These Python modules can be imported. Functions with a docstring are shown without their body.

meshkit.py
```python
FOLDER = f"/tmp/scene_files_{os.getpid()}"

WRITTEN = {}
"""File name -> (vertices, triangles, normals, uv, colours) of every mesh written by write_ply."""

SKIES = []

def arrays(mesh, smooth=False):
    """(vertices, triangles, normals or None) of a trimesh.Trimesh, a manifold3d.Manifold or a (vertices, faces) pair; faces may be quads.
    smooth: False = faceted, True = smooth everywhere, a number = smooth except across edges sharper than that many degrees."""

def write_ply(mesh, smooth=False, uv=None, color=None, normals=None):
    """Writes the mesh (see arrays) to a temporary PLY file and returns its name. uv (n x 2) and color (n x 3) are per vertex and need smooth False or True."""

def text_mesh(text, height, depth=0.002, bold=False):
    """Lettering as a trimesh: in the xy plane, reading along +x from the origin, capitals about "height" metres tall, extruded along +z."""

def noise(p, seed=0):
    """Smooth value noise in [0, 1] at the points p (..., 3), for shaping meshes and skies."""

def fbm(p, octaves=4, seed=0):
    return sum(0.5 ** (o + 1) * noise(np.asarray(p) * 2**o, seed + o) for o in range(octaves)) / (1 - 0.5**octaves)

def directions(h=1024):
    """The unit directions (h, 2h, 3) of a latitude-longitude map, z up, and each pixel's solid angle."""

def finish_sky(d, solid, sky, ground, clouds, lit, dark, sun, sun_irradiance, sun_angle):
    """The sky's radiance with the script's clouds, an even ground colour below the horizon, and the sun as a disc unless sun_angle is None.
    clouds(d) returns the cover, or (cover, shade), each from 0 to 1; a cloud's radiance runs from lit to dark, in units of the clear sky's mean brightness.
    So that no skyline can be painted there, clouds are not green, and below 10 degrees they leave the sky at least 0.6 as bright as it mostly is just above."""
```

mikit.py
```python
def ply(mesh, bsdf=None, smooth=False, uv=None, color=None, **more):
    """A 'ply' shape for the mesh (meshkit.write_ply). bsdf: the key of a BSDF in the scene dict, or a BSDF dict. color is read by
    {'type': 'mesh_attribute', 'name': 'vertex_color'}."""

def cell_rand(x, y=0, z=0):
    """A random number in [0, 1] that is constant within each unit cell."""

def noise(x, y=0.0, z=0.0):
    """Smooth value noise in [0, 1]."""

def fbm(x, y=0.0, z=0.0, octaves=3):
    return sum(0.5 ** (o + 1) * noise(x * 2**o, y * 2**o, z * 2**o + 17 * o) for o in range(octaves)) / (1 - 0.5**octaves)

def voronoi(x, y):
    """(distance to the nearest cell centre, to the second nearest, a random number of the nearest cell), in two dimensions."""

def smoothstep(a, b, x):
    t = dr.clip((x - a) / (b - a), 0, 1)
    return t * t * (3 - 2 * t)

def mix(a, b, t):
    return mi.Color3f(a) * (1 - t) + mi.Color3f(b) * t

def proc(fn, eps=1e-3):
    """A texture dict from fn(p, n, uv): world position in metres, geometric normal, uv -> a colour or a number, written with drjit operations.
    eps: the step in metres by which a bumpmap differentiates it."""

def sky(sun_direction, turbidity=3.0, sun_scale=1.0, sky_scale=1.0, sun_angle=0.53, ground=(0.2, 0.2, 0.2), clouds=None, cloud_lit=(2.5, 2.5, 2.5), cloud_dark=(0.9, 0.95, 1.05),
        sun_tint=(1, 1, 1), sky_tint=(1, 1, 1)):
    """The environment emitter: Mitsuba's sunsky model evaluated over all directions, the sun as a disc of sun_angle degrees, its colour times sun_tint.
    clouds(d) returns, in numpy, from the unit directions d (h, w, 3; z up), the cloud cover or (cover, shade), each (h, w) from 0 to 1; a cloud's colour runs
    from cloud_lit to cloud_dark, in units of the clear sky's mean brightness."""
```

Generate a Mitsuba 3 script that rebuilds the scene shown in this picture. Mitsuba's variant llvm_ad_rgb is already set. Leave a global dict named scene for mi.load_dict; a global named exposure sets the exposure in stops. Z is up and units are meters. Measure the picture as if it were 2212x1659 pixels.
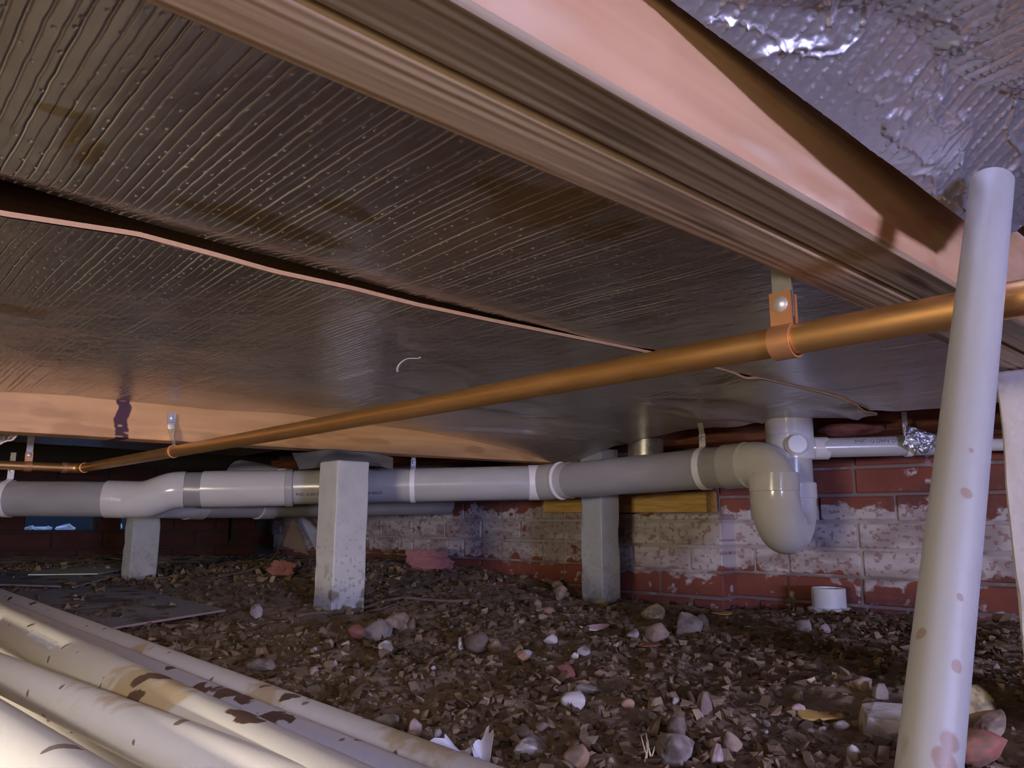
import math, random
import numpy as np, trimesh, mitsuba as mi, mikit, meshkit
import drjit as dr
from scipy.interpolate import RBFInterpolator
from shapely.geometry import Polygon, box as sbox

random.seed(7)
rng = np.random.default_rng(11)
scene, labels = {}, {}
T = mi.ScalarTransform4f

# ------------------------------------------------------------------ camera, sky, lamps, exposure
exposure = 1.78
F, CX, CY = 1660.0, 1106.0, 829.5
PITCH, ROLL = math.radians(10.0), math.radians(0.26)
EYE = np.array([0.0, 0.0, 0.27])
FWD = np.array([0, math.cos(PITCH), math.sin(PITCH)])
R0, U0 = np.array([1.0, 0, 0]), np.array([0, -math.sin(PITCH), math.cos(PITCH)])
UP = U0 * math.cos(ROLL) - R0 * math.sin(ROLL)
RIGHT = R0 * math.cos(ROLL) + U0 * math.sin(ROLL)
scene['camera'] = {'type': 'perspective', 'fov': 2 * math.degrees(math.atan(CX / F)), 'fov_axis': 'x',
                   'near_clip': 0.02, 'far_clip': 100.0,
                   'to_world': T().look_at(origin=EYE.tolist(), target=(EYE + FWD).tolist(), up=UP.tolist())}
scene['sky'] = mikit.sky([0.2, 0.5, 0.85], turbidity=3.0, sun_scale=0.0, sky_scale=5.0, sky_tint=(0.85, 0.95, 1.15))
scene['sky']['sampling_weight'] = 0.3      # only seen through the small vents
WARM_POS, WARM_AIM, WARM_SIZE, WARM_RAD = np.array([-1.35, -1.55, 0.27]), np.array([0.1, 2.6, 0.32]), (0.42, 0.14), (74, 63, 48)
COOL_POS, COOL_AIM, COOL_SIZE, COOL_RAD = np.array([1.35, -1.60, 0.32]), np.array([0.1, 2.4, 0.34]), (0.40, 0.20), (44, 46, 88)
TORCH_POS, TORCH_AIM, TORCH_R, TORCH_RAD = np.array([-0.30, -0.16, 0.40]), np.array([-0.45, 1.1, 0.05]), 0.022, (160, 146, 122)

# building axes: B runs along the bearers (away to the right), A across them
AZ = math.radians(47.7)
B = np.array([math.sin(AZ), math.cos(AZ), 0.0])
A = np.array([math.cos(AZ), -math.sin(AZ), 0.0])
Z = np.array([0, 0, 1.0])


def loc(t, p, z):
    return t * B - p * A + z * Z


def ray(px, py):
    d = RIGHT * ((px - CX) / F) - UP * ((py - CY) / F) + FWD
    return d


def at(px, py, Y):
    d = ray(px, py)
    return EYE + d * (Y / d[1])


def at_z(px, py, z):
    d = ray(px, py)
    return EYE + d * ((z - EYE[2]) / d[2])


def unit(v):
    v = np.asarray(v, float)
    return v / np.linalg.norm(v)


# ------------------------------------------------------------------ registry
COUNT = {}


def numbered(name):
    n = COUNT.get(name, -1) + 1
    COUNT[name] = n
    return name if n == 0 else f'{name}_{n:03d}'


def key_of(name, parent=None):
    return numbered(name if parent is None else parent + '__' + name)


def thing(name, label, cat, group=None):
    k = numbered(name)
    labels[k] = {'label': label, 'category': cat}
    if group:
        labels[k]['group'] = group
    return k


def put(name, mesh, bsdf, parent=None, smooth=35, label=None, cat=None, kind=None, group=None, uv=None, color=None, **more):
    k = key_of(name, parent)
    scene[k] = mesh if isinstance(mesh, dict) else mikit.ply(mesh, bsdf, smooth=smooth, uv=uv, color=color, **more)
    e = {}
    if label: e['label'] = label
    if cat: e['category'] = cat
    if kind: e['kind'] = kind
    if group: e['group'] = group
    if e: labels[k] = e
    return k


# ------------------------------------------------------------------ mesh helpers
def cat(*ms):
    ms = [m for m in ms if m is not None]
    return trimesh.util.concatenate([m if isinstance(m, trimesh.Trimesh) else trimesh.Trimesh(*m, process=False) for m in ms])


def frames(P):
    P = np.asarray(P, float)
    tan = np.gradient(P, axis=0)
    tan /= np.linalg.norm(tan, axis=1, keepdims=True)
    ref = Z if abs(tan[0][2]) < 0.9 else np.array([1.0, 0, 0])
    u = unit(np.cross(tan[0], ref))
    us, vs = [], []
    for i in range(len(P)):
        u = unit(u - tan[i] * (u @ tan[i]))
        us.append(u); vs.append(np.cross(tan[i], u))
    return tan, np.array(us), np.array(vs)


def tube(P, r, n=28, cap=True):
    P = np.asarray(P, float)
    r = np.broadcast_to(np.asarray(r, float), (len(P),))
    _, u, v = frames(P)
    a = np.arange(n) * 2 * math.pi / n
    V = (P[:, None] + r[:, None, None] * (np.cos(a)[None, :, None] * u[:, None] + np.sin(a)[None, :, None] * v[:, None])).reshape(-1, 3)
    f, m = [], len(P)
    for i in range(m - 1):
        for j in range(n):
            k = (j + 1) % n
            f += [[i * n + j, i * n + k, (i + 1) * n + k], [i * n + j, (i + 1) * n + k, (i + 1) * n + j]]
    if cap:
        V = np.vstack([V, P[0], P[-1]])
        c0, c1 = m * n, m * n + 1
        for j in range(n):
            k = (j + 1) % n
            f += [[c0, k, j], [c1, (m - 1) * n + j, (m - 1) * n + k]]
    return trimesh.Trimesh(V, f, process=False)


def lathe(p0, axis, prof, n=36):
    """prof: (distance along axis, radius), closed at both ends if the radius is 0 there"""
    axis = unit(axis)
    P = np.array([np.asarray(p0) + axis * d for d, _ in prof])
    r = np.array([q for _, q in prof])
    ref = Z if abs(axis[2]) < 0.9 else np.array([1.0, 0, 0])
    u = unit(np.cross(axis, ref)); v = np.cross(axis, u)
    a = np.arange(n) * 2 * math.pi / n
    V = (P[:, None] + r[:, None, None] * (np.cos(a)[None, :, None] * u + np.sin(a)[None, :, None] * v)).reshape(-1, 3)
    f = []
    for i in range(len(P) - 1):
        for j in range(n):
            k = (j + 1) % n
            f += [[i * n + j, i * n + k, (i + 1) * n + k], [i * n + j, (i + 1) * n + k, (i + 1) * n + j]]
    return trimesh.Trimesh(V, f, process=False)


def sleeve(p0, p1, r, ch=0.003, ri=None, n=36):
    """a coupling: a short cylinder with chamfered rims and annular ends"""
    L = np.linalg.norm(np.asarray(p1) - p0)
    ri = r - 0.007 if ri is None else ri
    return lathe(p0, np.asarray(p1) - p0, [(0, ri), (0, r - ch), (ch, r), (L - ch, r), (L, r - ch), (L, ri)], n)


def rounded(pts, radii, seg=10):
    pts = [np.asarray(p, float) for p in pts]
    out = [pts[0]]
    for i in range(1, len(pts) - 1):
        a, b = unit(pts[i - 1] - pts[i]), unit(pts[i + 1] - pts[i])
        ang = math.acos(np.clip(a @ b, -1, 1))
        R = radii if np.isscalar(radii) else radii[i - 1]
        d = R / math.tan(ang / 2)
        c = pts[i] + unit(a + b) * (R / math.sin(ang / 2))
        s, e = pts[i] + a * d - c, pts[i] + b * d - c
        w = math.acos(np.clip(unit(s) @ unit(e), -1, 1))
        for k in range(seg + 1):
            q = k / seg
            out.append(c + (math.sin((1 - q) * w) * s + math.sin(q * w) * e) / math.sin(w))
    out.append(pts[-1])
    return np.array(out)


def line(a, b, n=2):
    return np.linspace(a, b, n)


def cbox(c, half, fx, fy, fz, ch=0.002):
    """box with chamfered edges; centre, half sizes, three unit axes"""
    pts = []
    for sx in (-1, 1):
        for sy in (-1, 1):
            for sz in (-1, 1):
                for k in range(3):
                    h = [half[0], half[1], half[2]]
                    h = [q - (0 if i == k else ch) for i, q in enumerate(h)]
                    pts.append(np.asarray(c) + sx * h[0] * fx + sy * h[1] * fy + sz * h[2] * fz)
    return trimesh.convex.convex_hull(np.array(pts))


def prism(poly, z0, z1):
    m = trimesh.creation.extrude_polygon(poly, z1 - z0, engine='earcut')
    m.apply_translation([0, 0, z0])
    return m


def strip(P, N, w, th):
    """a flat metal band swept along P with width direction N (constant) and thickness th"""
    P = np.asarray(P, float); N = unit(N)
    tan = np.gradient(P, axis=0); tan /= np.linalg.norm(tan, axis=1, keepdims=True)
    nor = np.cross(tan, N)
    V, f = [], []
    for i in range(len(P)):
        for a, b in ((-1, -1), (1, -1), (1, 1), (-1, 1)):
            V.append(P[i] + N * (a * w / 2) + nor[i] * (b * th / 2))
    for i in range(len(P) - 1):
        for j in range(4):
            k = (j + 1) % 4
            f += [[i * 4 + j, i * 4 + k, (i + 1) * 4 + k], [i * 4 + j, (i + 1) * 4 + k, (i + 1) * 4 + j]]
    m = (len(P) - 1) * 4
    f += [[0, 2, 1], [0, 3, 2], [m, m + 1, m + 2], [m, m + 2, m + 3]]
    return trimesh.Trimesh(V, f, process=False)


# ------------------------------------------------------------------ materials
proc, noise, fbm, sstep, mix = mikit.proc, mikit.noise, mikit.fbm, mikit.smoothstep, mikit.mix


def pa(p): return p.x * float(A[0]) + p.y * float(A[1])
def pb(p): return p.x * float(B[0]) + p.y * float(B[1])


def principled(col, rough=0.5, metal=0.0, spec=0.5, bump=None, eps=1e-3, **more):
    d = {'type': 'principled', 'base_color': proc(col) if callable(col) else {'type': 'rgb', 'value': list(col)},
         'roughness': proc(rough) if callable(rough) else rough, 'metallic': metal, 'specular': spec, **more}
    if bump is not None:
        d = {'type': 'bumpmap', 'arbitrary': proc(bump, eps), 'scale': 1.0, 'bsdf': d}
    return {'type': 'twosided', 'bsdf': d}


def wood(light, dark, under=None, stain=0.0, seed=0.0, along=pb, across=pa, knots=True):
    def fn(p, n, uv):
        u, v, w = along(p), across(p), p.z
        warp = fbm(u * 1.6 + seed, v * 9, w * 9, 2)
        g = fbm(u * 1.2 + seed, (v + warp * 0.02) * 95, (w + warp * 0.03) * 95 + seed, 3)
        fine = noise(u * 9 + seed, v * 420, w * 420)
        c = mix(dark, light, sstep(0.25, 0.72, g * 0.8 + fine * 0.25))
        big = fbm(u * 2.2 - seed, v * 14, w * 14 + 3, 2)
        c = mix(c, mi.Color3f(light) * mi.Color3f(1.06, 1.02, 0.98), sstep(0.5, 0.8, big) * 0.5)
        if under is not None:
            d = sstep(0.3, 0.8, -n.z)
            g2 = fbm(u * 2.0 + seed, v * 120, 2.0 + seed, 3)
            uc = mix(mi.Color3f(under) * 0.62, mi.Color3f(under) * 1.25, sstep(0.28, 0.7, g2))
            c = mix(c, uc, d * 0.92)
        if stain:
            s = sstep(0.56, 0.70, fbm(u * 5 + seed * 3, v * 38, w * 38, 2)) * sstep(0.2, 2.0, u + 0.9)
            c = mix(c, mi.Color3f(dark) * mi.Color3f(0.30, 0.24, 0.22), s * stain)
        return c
    return fn


def woodbump(along=pb, across=pa):
    return lambda p, n, uv: noise(along(p) * 4, across(p) * 260, p.z * 260) * 0.0006


def fir_back(p, n, uv):
    u, w = pb(p), p.z
    warp = fbm(u * 2.0 + 5, w * 14, 1.0, 3)
    ring = 0.5 + 0.5 * dr.sin(6.283 * (w * 24 + warp * 3.0 + u * 0.4))
    c = mix((0.50, 0.26, 0.095), (0.66, 0.37, 0.15), ring * 0.35 + 0.65 * fbm(u * 7, w * 60, 4.0, 3))
    return mix(c, mi.Color3f(0.36, 0.17, 0.06), sstep(0.60, 0.75, fbm(u * 8 + 1, w * 32, 2.0, 3)) * 0.5)


def paint_fn(p, n, uv):      # bearer behind, with a brushed plum paint mark across its face
    c = fir_back(p, n, uv)
    u = pb(p)
    e = u + (fbm(u * 3, p.z * 70, 0.0, 3) - 0.5) * 0.016
    m = sstep(PAINT - 0.017, PAINT - 0.014, e) * (1 - sstep(PAINT + 0.012, PAINT + 0.016, e))
    m = m * (1 - 0.7 * sstep(0.70, 0.74, fbm(u * 30, p.z * 150, 3.0, 2)))
    return mix(c, mi.Color3f(0.055, 0.012, 0.020), m)


_q = at(268, 890, 1.80)
PAINT = 0.0     # set below once the bearer's plane is known


def solve_p(px, py, p):      # point of the vertical plane at offset p from the camera, seen at a pixel
    d = ray(px, py)
    return EYE + d * (p / -(d @ A))


PAINT = float(solve_p(266, 895, 1.97) @ B)

scene['mat_bearer_left'] = principled(wood((0.49, 0.355, 0.22), (0.20, 0.105, 0.055), stain=0.8, seed=1.0), 0.6, bump=woodbump())
def fir(p, n, uv):
    u, w = pb(p), p.z
    warp = fbm(u * 2.2, w * 16, 1.0, 3)
    ring = 0.5 + 0.5 * dr.sin(6.283 * (w * 38 + warp * 3.4 + u * 0.5))
    c = mix((0.42, 0.225, 0.112), (0.52, 0.295, 0.155), ring * 0.6 + 0.4 * fbm(u * 8, w * 240, 4.0, 2))
    c = mix(c, mi.Color3f(0.55, 0.38, 0.25), sstep(0.52, 0.72, fbm(u * 6, w * 30, 7.0, 3)) * 0.7)
    c = mix(c, mi.Color3f(0.40, 0.17, 0.085), sstep(0.62, 0.72, fbm(u * 9 + 3, w * 46, 2.0, 3)) * 0.5)
    d = sstep(0.3, 0.8, -n.z)  # greyer underside: dirt, with some of the light difference put into the colour
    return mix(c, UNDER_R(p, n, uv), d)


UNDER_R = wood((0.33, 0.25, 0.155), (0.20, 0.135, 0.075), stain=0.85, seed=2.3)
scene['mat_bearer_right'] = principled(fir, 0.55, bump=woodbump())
scene['mat_bearer_back'] = principled(paint_fn, 0.5, bump=woodbump())
scene['mat_timber_red'] = principled(wood((0.30, 0.105, 0.05), (0.15, 0.045, 0.02), seed=6.0, along=pa, across=pb), 0.6)
scene['mat_timber_yellow'] = principled(wood((0.62, 0.38, 0.11), (0.42, 0.24, 0.06), seed=8.0, along=pa, across=pb), 0.6)
scene['mat_floorboard'] = principled(wood((0.16, 0.075, 0.04), (0.07, 0.03, 0.015), seed=9.0), 0.8)
scene['mat_twig'] = principled(lambda p, n, uv: mix((0.13, 0.085, 0.06), (0.24, 0.16, 0.115), fbm(p.x * 60, p.y * 60, p.z * 60, 2)), 0.85)


def foil_lines(p):
    a, b = pa(p), pb(p)
    k = b / 0.0092 + 1.5 * (fbm(a * 2.6, b * 6, 0.0, 2) - 0.5) + 0.10 * noise(a * 70, b * 90)
    c = dr.floor(k)
    f = k - c - 0.5 + 0.3 * (mikit.cell_rand(c, 5) - 0.5)
    on = 0.22 + 0.78 * sstep(0.22, 0.52, noise(a * 7 + 31 * mikit.cell_rand(c, 1), c * 1.7))
    h = dr.exp(-dr.square(f / 0.10)) * on * (0.25 + 1.0 * mikit.cell_rand(c, 9))
    return h, c


def foil_dots(p):
    a, b = pa(p), pb(p)
    ka, kb = a / 0.0175 + 0.5 * mikit.cell_rand(dr.floor(b / 0.0115)), b / 0.0115
    ia, ib = dr.floor(ka), dr.floor(kb)
    fa = ka - ia - 0.25 - 0.5 * mikit.cell_rand(ia, ib, 1)
    fb = kb - ib - 0.25 - 0.5 * mikit.cell_rand(ia, ib, 2)
    return dr.exp(-(dr.square(fa / 0.095) + dr.square(fb / 0.10))) * sstep(0.35, 0.85, mikit.cell_rand(ia, ib, 3))


def foil_bump(amp, dots):
    def fn(p, n, uv):
        h, _ = foil_lines(p)
        w = noise(pa(p) * 60, pb(p) * 75)
        far = 1.0 + 0.8 * sstep(0.75, 0.95, -pa(p))
        return -h * 0.0014 * amp * far - foil_dots(p) * 0.0012 * dots * far + w * 0.0006 * amp
    return fn


def foil_metal(p, n, uv):
    h, _ = foil_lines(p)
    return dr.clip(0.96 - 0.75 * h - 1.1 * foil_dots(p), 0.05, 1.0)


def foil_col(p, n, uv):
    a, b = pa(p), pb(p)
    c = mix((0.60, 0.56, 0.52), (0.74, 0.70, 0.67), fbm(a * 6, b * 6, 0.0, 2))
    e = (fbm(a * 30, b * 30, 2.0, 2) - 0.5) * 1.1
    for (x, y, ra, rb) in STAINS:
        d = dr.sqrt(dr.square((a - x) / ra) + dr.square((b - y) / rb))
        d = d + e
        c = mix(c, mi.Color3f(0.42, 0.30, 0.10), (1 - sstep(0.5, 1.05, d)) * 0.75)
    return c


STAINS = []
for px, py, ra, rb in ((125, 258, 0.010, 0.020), (165, 305, 0.035, 0.008), (195, 350, 0.030, 0.010), (600, 505, 0.03, 0.10), (760, 470, 0.02, 0.05), (1180, 470, 0.05, 0.12), (60, 670, 0.04, 0.05)):
    q = at_z(px, py, 0.55)
    STAINS.append((float(q @ A), float(q @ B), ra, rb))
scene['mat_foil'] = principled(foil_col, 0.30, metal=proc(foil_metal), bump=foil_bump(1.0, 1.0), eps=3e-4)
scene['mat_foil_crumpled'] = principled((0.62, 0.62, 0.68), 0.36, metal=0.90, bump=lambda p, n, uv: fbm(p.x * 260, p.y * 260, p.z * 260, 2) * 0.0006, eps=4e-4)
scene['mat_foam'] = principled((0.80, 0.54, 0.54), 0.85)
scene['mat_foam_dull'] = principled(lambda p, n, uv: mix((0.25, 0.092, 0.09), (0.38, 0.165, 0.16), fbm(p.x * 50, p.y * 50, p.z * 50, 2)), 0.9)
scene['mat_copper'] = principled(lambda p, n, uv: mix((0.72, 0.36, 0.115), (0.90, 0.52, 0.20), fbm(p.x * 14, p.y * 14, p.z * 60, 3)), lambda p, n, uv: 0.34 + 0.16 * fbm(p.x * 20, p.y * 20, p.z * 90, 2), metal=0.92)
scene['mat_copper_bright'] = principled((0.72, 0.34, 0.15), 0.48, metal=0.75)
scene['mat_zinc'] = principled(lambda p, n, uv: mix((0.55, 0.54, 0.50), (0.80, 0.78, 0.70), noise(p.x * 120, p.y * 120, p.z * 120)), 0.38, metal=0.85)
scene['mat_bolt'] = principled((0.78, 0.76, 0.74), 0.38, metal=0.6)
scene['mat_sheet_metal'] = principled((0.42, 0.41, 0.38), 0.55, metal=0.55)
scene['mat_strap_white'] = principled((0.72, 0.69, 0.72), 0.35)
scene['mat_pvc_grey'] = principled(lambda p, n, uv: mix((0.26, 0.245, 0.245), (0.31, 0.295, 0.29), noise(p.x * 14, p.y * 14, p.z * 30)), 0.28)
scene['mat_pvc_mid'] = principled(lambda p, n, uv: mix((0.36, 0.345, 0.335), (0.41, 0.39, 0.375), noise(p.x * 14, p.y * 14, p.z * 30)), 0.24)
scene['mat_pvc_light'] = principled(lambda p, n, uv: mix((0.52, 0.495, 0.47), (0.57, 0.545, 0.515), noise(p.x * 16, p.y * 16, p.z * 30)), 0.16)
scene['mat_pvc_ring'] = principled((0.70, 0.68, 0.66), 0.35)
scene['mat_ink'] = principled((0.075, 0.07, 0.07), 0.6)
scene['mat_ink_faint'] = principled((0.60, 0.58, 0.52), 0.6)
scene['mat_ink_small'] = principled((0.17, 0.165, 0.20), 0.6)


MUD = []        # (centre, radius, ochre or mud): caked patches, filled in where the pipes are laid


def white_pipe(p, n, uv):
    base = mix((0.78, 0.765, 0.71), (0.84, 0.825, 0.775), fbm(p.x * 8, p.y * 8, p.z * 20, 2))
    e = fbm(p.x * 75, p.y * 75, p.z * 75, 3) - 0.5
    st, mud = mi.Float(0.0), mi.Float(0.0)
    for c, r, och in MUD:
        dx, dy, dz = p.x - float(c[0]), p.y - float(c[1]), p.z - float(c[2])
        al = dx * 0.68 - dy * 0.73
        d = dr.sqrt(dx * dx + dy * dy + dz * dz - al * al * 0.72) / float(r) + e * 1.5
        k = 1 - sstep(0.62, 0.80, d)
        if och: st = dr.maximum(st, 1 - sstep(0.45, 1.1, d))
        else: mud = dr.maximum(mud, k)
    sp = sstep(0.80, 0.81, fbm(p.x * 60, p.y * 60, p.z * 60, 2))
    c = mix(base, mi.Color3f(0.55, 0.40, 0.17), st * 0.75)
    return mix(c, mi.Color3f(0.13, 0.075, 0.05), dr.maximum(mud, sp * 0.8))


SPOTS = []      # small tan scuffs on the leaning pole


def pole_col(p, n, uv):
    base = mix((0.225, 0.22, 0.215), (0.26, 0.255, 0.25), fbm(p.x * 20, p.y * 20, p.z * 5, 2))
    e = fbm(p.x * 120, p.y * 120, p.z * 120, 2) - 0.5
    s = mi.Float(0.0)
    for c, r in SPOTS:
        d = dr.sqrt(dr.square(p.x - float(c[0])) + dr.square(p.y - float(c[1])) + dr.square((p.z - float(c[2])) * 0.75)) / float(r)
        s = dr.maximum(s, 1 - sstep(0.6, 0.85, d + e * 0.8))
    low = 1 - sstep(0.10, 0.24, p.z)
    s2 = sstep(0.62, 0.70, fbm(p.x * 50 + 5, p.y * 50, p.z * 22, 3)) * low
    return mix(mix(base, mi.Color3f(0.18, 0.115, 0.09), s * 0.8), mi.Color3f(0.16, 0.11, 0.075), s2 * 0.8)


scene['mat_white_pipe'] = principled(white_pipe, 0.40)
scene['mat_pole'] = principled(pole_col, 0.42)


def concrete(c0, c1, dirt, pits=0.35):
    def fn(p, n, uv):
        c = mix(c0, c1, fbm(p.x * 25, p.y * 25, p.z * 25, 3))
        pit = sstep(0.66, 0.70, fbm(p.x * 95, p.y * 95, p.z * 95, 2)) * (1 - sstep(0.05, 0.35, p.z))
        c = mix(c, mi.Color3f(0.16, 0.14, 0.12), pit * pits)
        d = sstep(0.50, 0.60, fbm(p.x * 22 + 7, p.y * 22, p.z * 16, 3)) * (1 - sstep(0.03, 0.20, p.z))
        return mix(c, mi.Color3f(0.15, 0.115, 0.06), d * dirt)
    return fn


cbump = lambda p, n, uv: fbm(p.x * 150, p.y * 150, p.z * 150, 2) * 0.0010
scene['mat_concrete'] = principled(concrete((0.45, 0.44, 0.42), (0.55, 0.54, 0.52), 0.85, 0.45), 0.85, bump=cbump)
scene['mat_concrete_grey'] = principled(concrete((0.36, 0.36, 0.36), (0.43, 0.43, 0.43), 0.3), 0.85, bump=cbump)
scene['mat_concrete_pale'] = principled(concrete((0.58, 0.53, 0.50), (0.64, 0.58, 0.55), 0.3), 0.85, bump=cbump)
scene['mat_sheet_board'] = principled(lambda p, n, uv: mix((0.22, 0.215, 0.21), (0.09, 0.07, 0.055), sstep(0.5, 0.75, fbm(p.x * 14, p.y * 14, 0.0, 4))), 0.8)
scene['mat_sheet_edge'] = principled((0.46, 0.29, 0.25), 0.85)
scene['mat_plastic_pale'] = principled(lambda p, n, uv: mix((0.48, 0.50, 0.46), (0.62, 0.66, 0.48), fbm(p.x * 9, p.y * 9, 0.0, 2)), 0.5)
scene['mat_cardboard'] = principled(lambda p, n, uv: mix((0.17, 0.115, 0.065), (0.27, 0.19, 0.12), fbm(p.x * 7, p.y * 7, p.z * 18, 3)), 0.9)


def brick_col(p, n, uv):
    s = p.x * 0.75 - p.y * 0.66
    red = mix((0.15, 0.040, 0.027), (0.27, 0.080, 0.050), fbm(s * 12, p.z * 12, p.x * 9, 3))
    red = mix(red, mi.Color3f(0.11, 0.045, 0.042), sstep(0.5, 0.75, fbm(s * 5, p.z * 9, 3.0, 2)) * 0.7)
    m = fbm(s * 26, p.z * 38, p.y * 20, 4) * 0.62 + fbm(s * 3.5, p.z * 7, 1.0, 2) * 0.38
    zone = sstep(0.06, 0.13, p.z + 0.05 * (fbm(s * 9, p.z * 9, 8.0, 2) - 0.5)) * (1 - sstep(0.26, 0.36, p.z + 0.06 * (fbm(s * 7, p.z * 9, 6.0, 2) - 0.5)))
    thr = 0.66 - 0.37 * zone
    paint = sstep(thr - 0.03, thr + 0.05, m)
    white = mix((0.33, 0.275, 0.26), (0.52, 0.47, 0.45), sstep(0.3, 0.65, fbm(s * 10, p.z * 22, 2.0, 3)))
    c = mix(red, white, paint * 0.94)
    return mix(c, mi.Color3f(0.20, 0.07, 0.05), sstep(0.64, 0.68, fbm(s * 75, p.z * 90, 4.0, 2)) * 0.55)


def mortar_col(p, n, uv):
    s = p.x * 0.75 - p.y * 0.66
    m = fbm(s * 18, p.z * 20, 5.0, 3)
    zone = sstep(0.07, 0.12, p.z) * (1 - sstep(0.28, 0.36, p.z))
    return mix((0.19, 0.145, 0.13), (0.38, 0.33, 0.31), sstep(0.35, 0.6, m * 0.6 + zone * 0.28))


bbump = lambda p, n, uv: fbm(p.x * 130, p.y * 130, p.z * 130, 2) * 0.0015
scene['mat_brick'] = principled(brick_col, 0.9, bump=bbump)
scene['mat_mortar'] = principled(mortar_col, 0.95, bump=bbump)
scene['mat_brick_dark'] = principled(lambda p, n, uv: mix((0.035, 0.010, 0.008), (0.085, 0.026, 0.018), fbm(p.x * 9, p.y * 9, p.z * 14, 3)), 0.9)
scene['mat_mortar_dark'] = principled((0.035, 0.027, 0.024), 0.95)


def soil_col(p, n, uv):
    c = mix((0.120, 0.083, 0.048), (0.265, 0.187, 0.112), fbm(p.x * 26, p.y * 26, p.z * 40, 3))
    return mix(c, mi.Color3f(0.31, 0.23, 0.155), sstep(0.62, 0.75, fbm(p.x * 120, p.y * 120, p.z * 120, 2)) * 0.6)


scene['mat_soil'] = principled(soil_col, 0.9, bump=lambda p, n, uv: fbm(p.x * 160, p.y * 160, p.z * 160, 2) * 0.0027)
scene['mat_clod'] = {'type': 'twosided', 'bsdf': {'type': 'diffuse', 'reflectance': {'type': 'mesh_attribute', 'name': 'vertex_color'}}}


def stone_mat(name, c0, c1, spot=None):
    def fn(p, n, uv):
        c = mix(c0, c1, fbm(p.x * 90, p.y * 90, p.z * 90, 3))
        c = mix(c, mi.Color3f(0.13, 0.095, 0.065), sstep(0.52, 0.70, fbm(p.x * 45 + 3, p.y * 45, p.z * 45, 3)) * 0.75)
        if spot is not None:
            c = mix(c, mi.Color3f(spot), sstep(0.6, 0.66, fbm(p.x * 30 + 8, p.y * 30, p.z * 30, 2)))
        return c
    scene['mat_stone_' + name] = principled(fn, 0.85, bump=lambda p, n, uv: noise(p.x * 260, p.y * 260, p.z * 260) * 0.0010)


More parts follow.
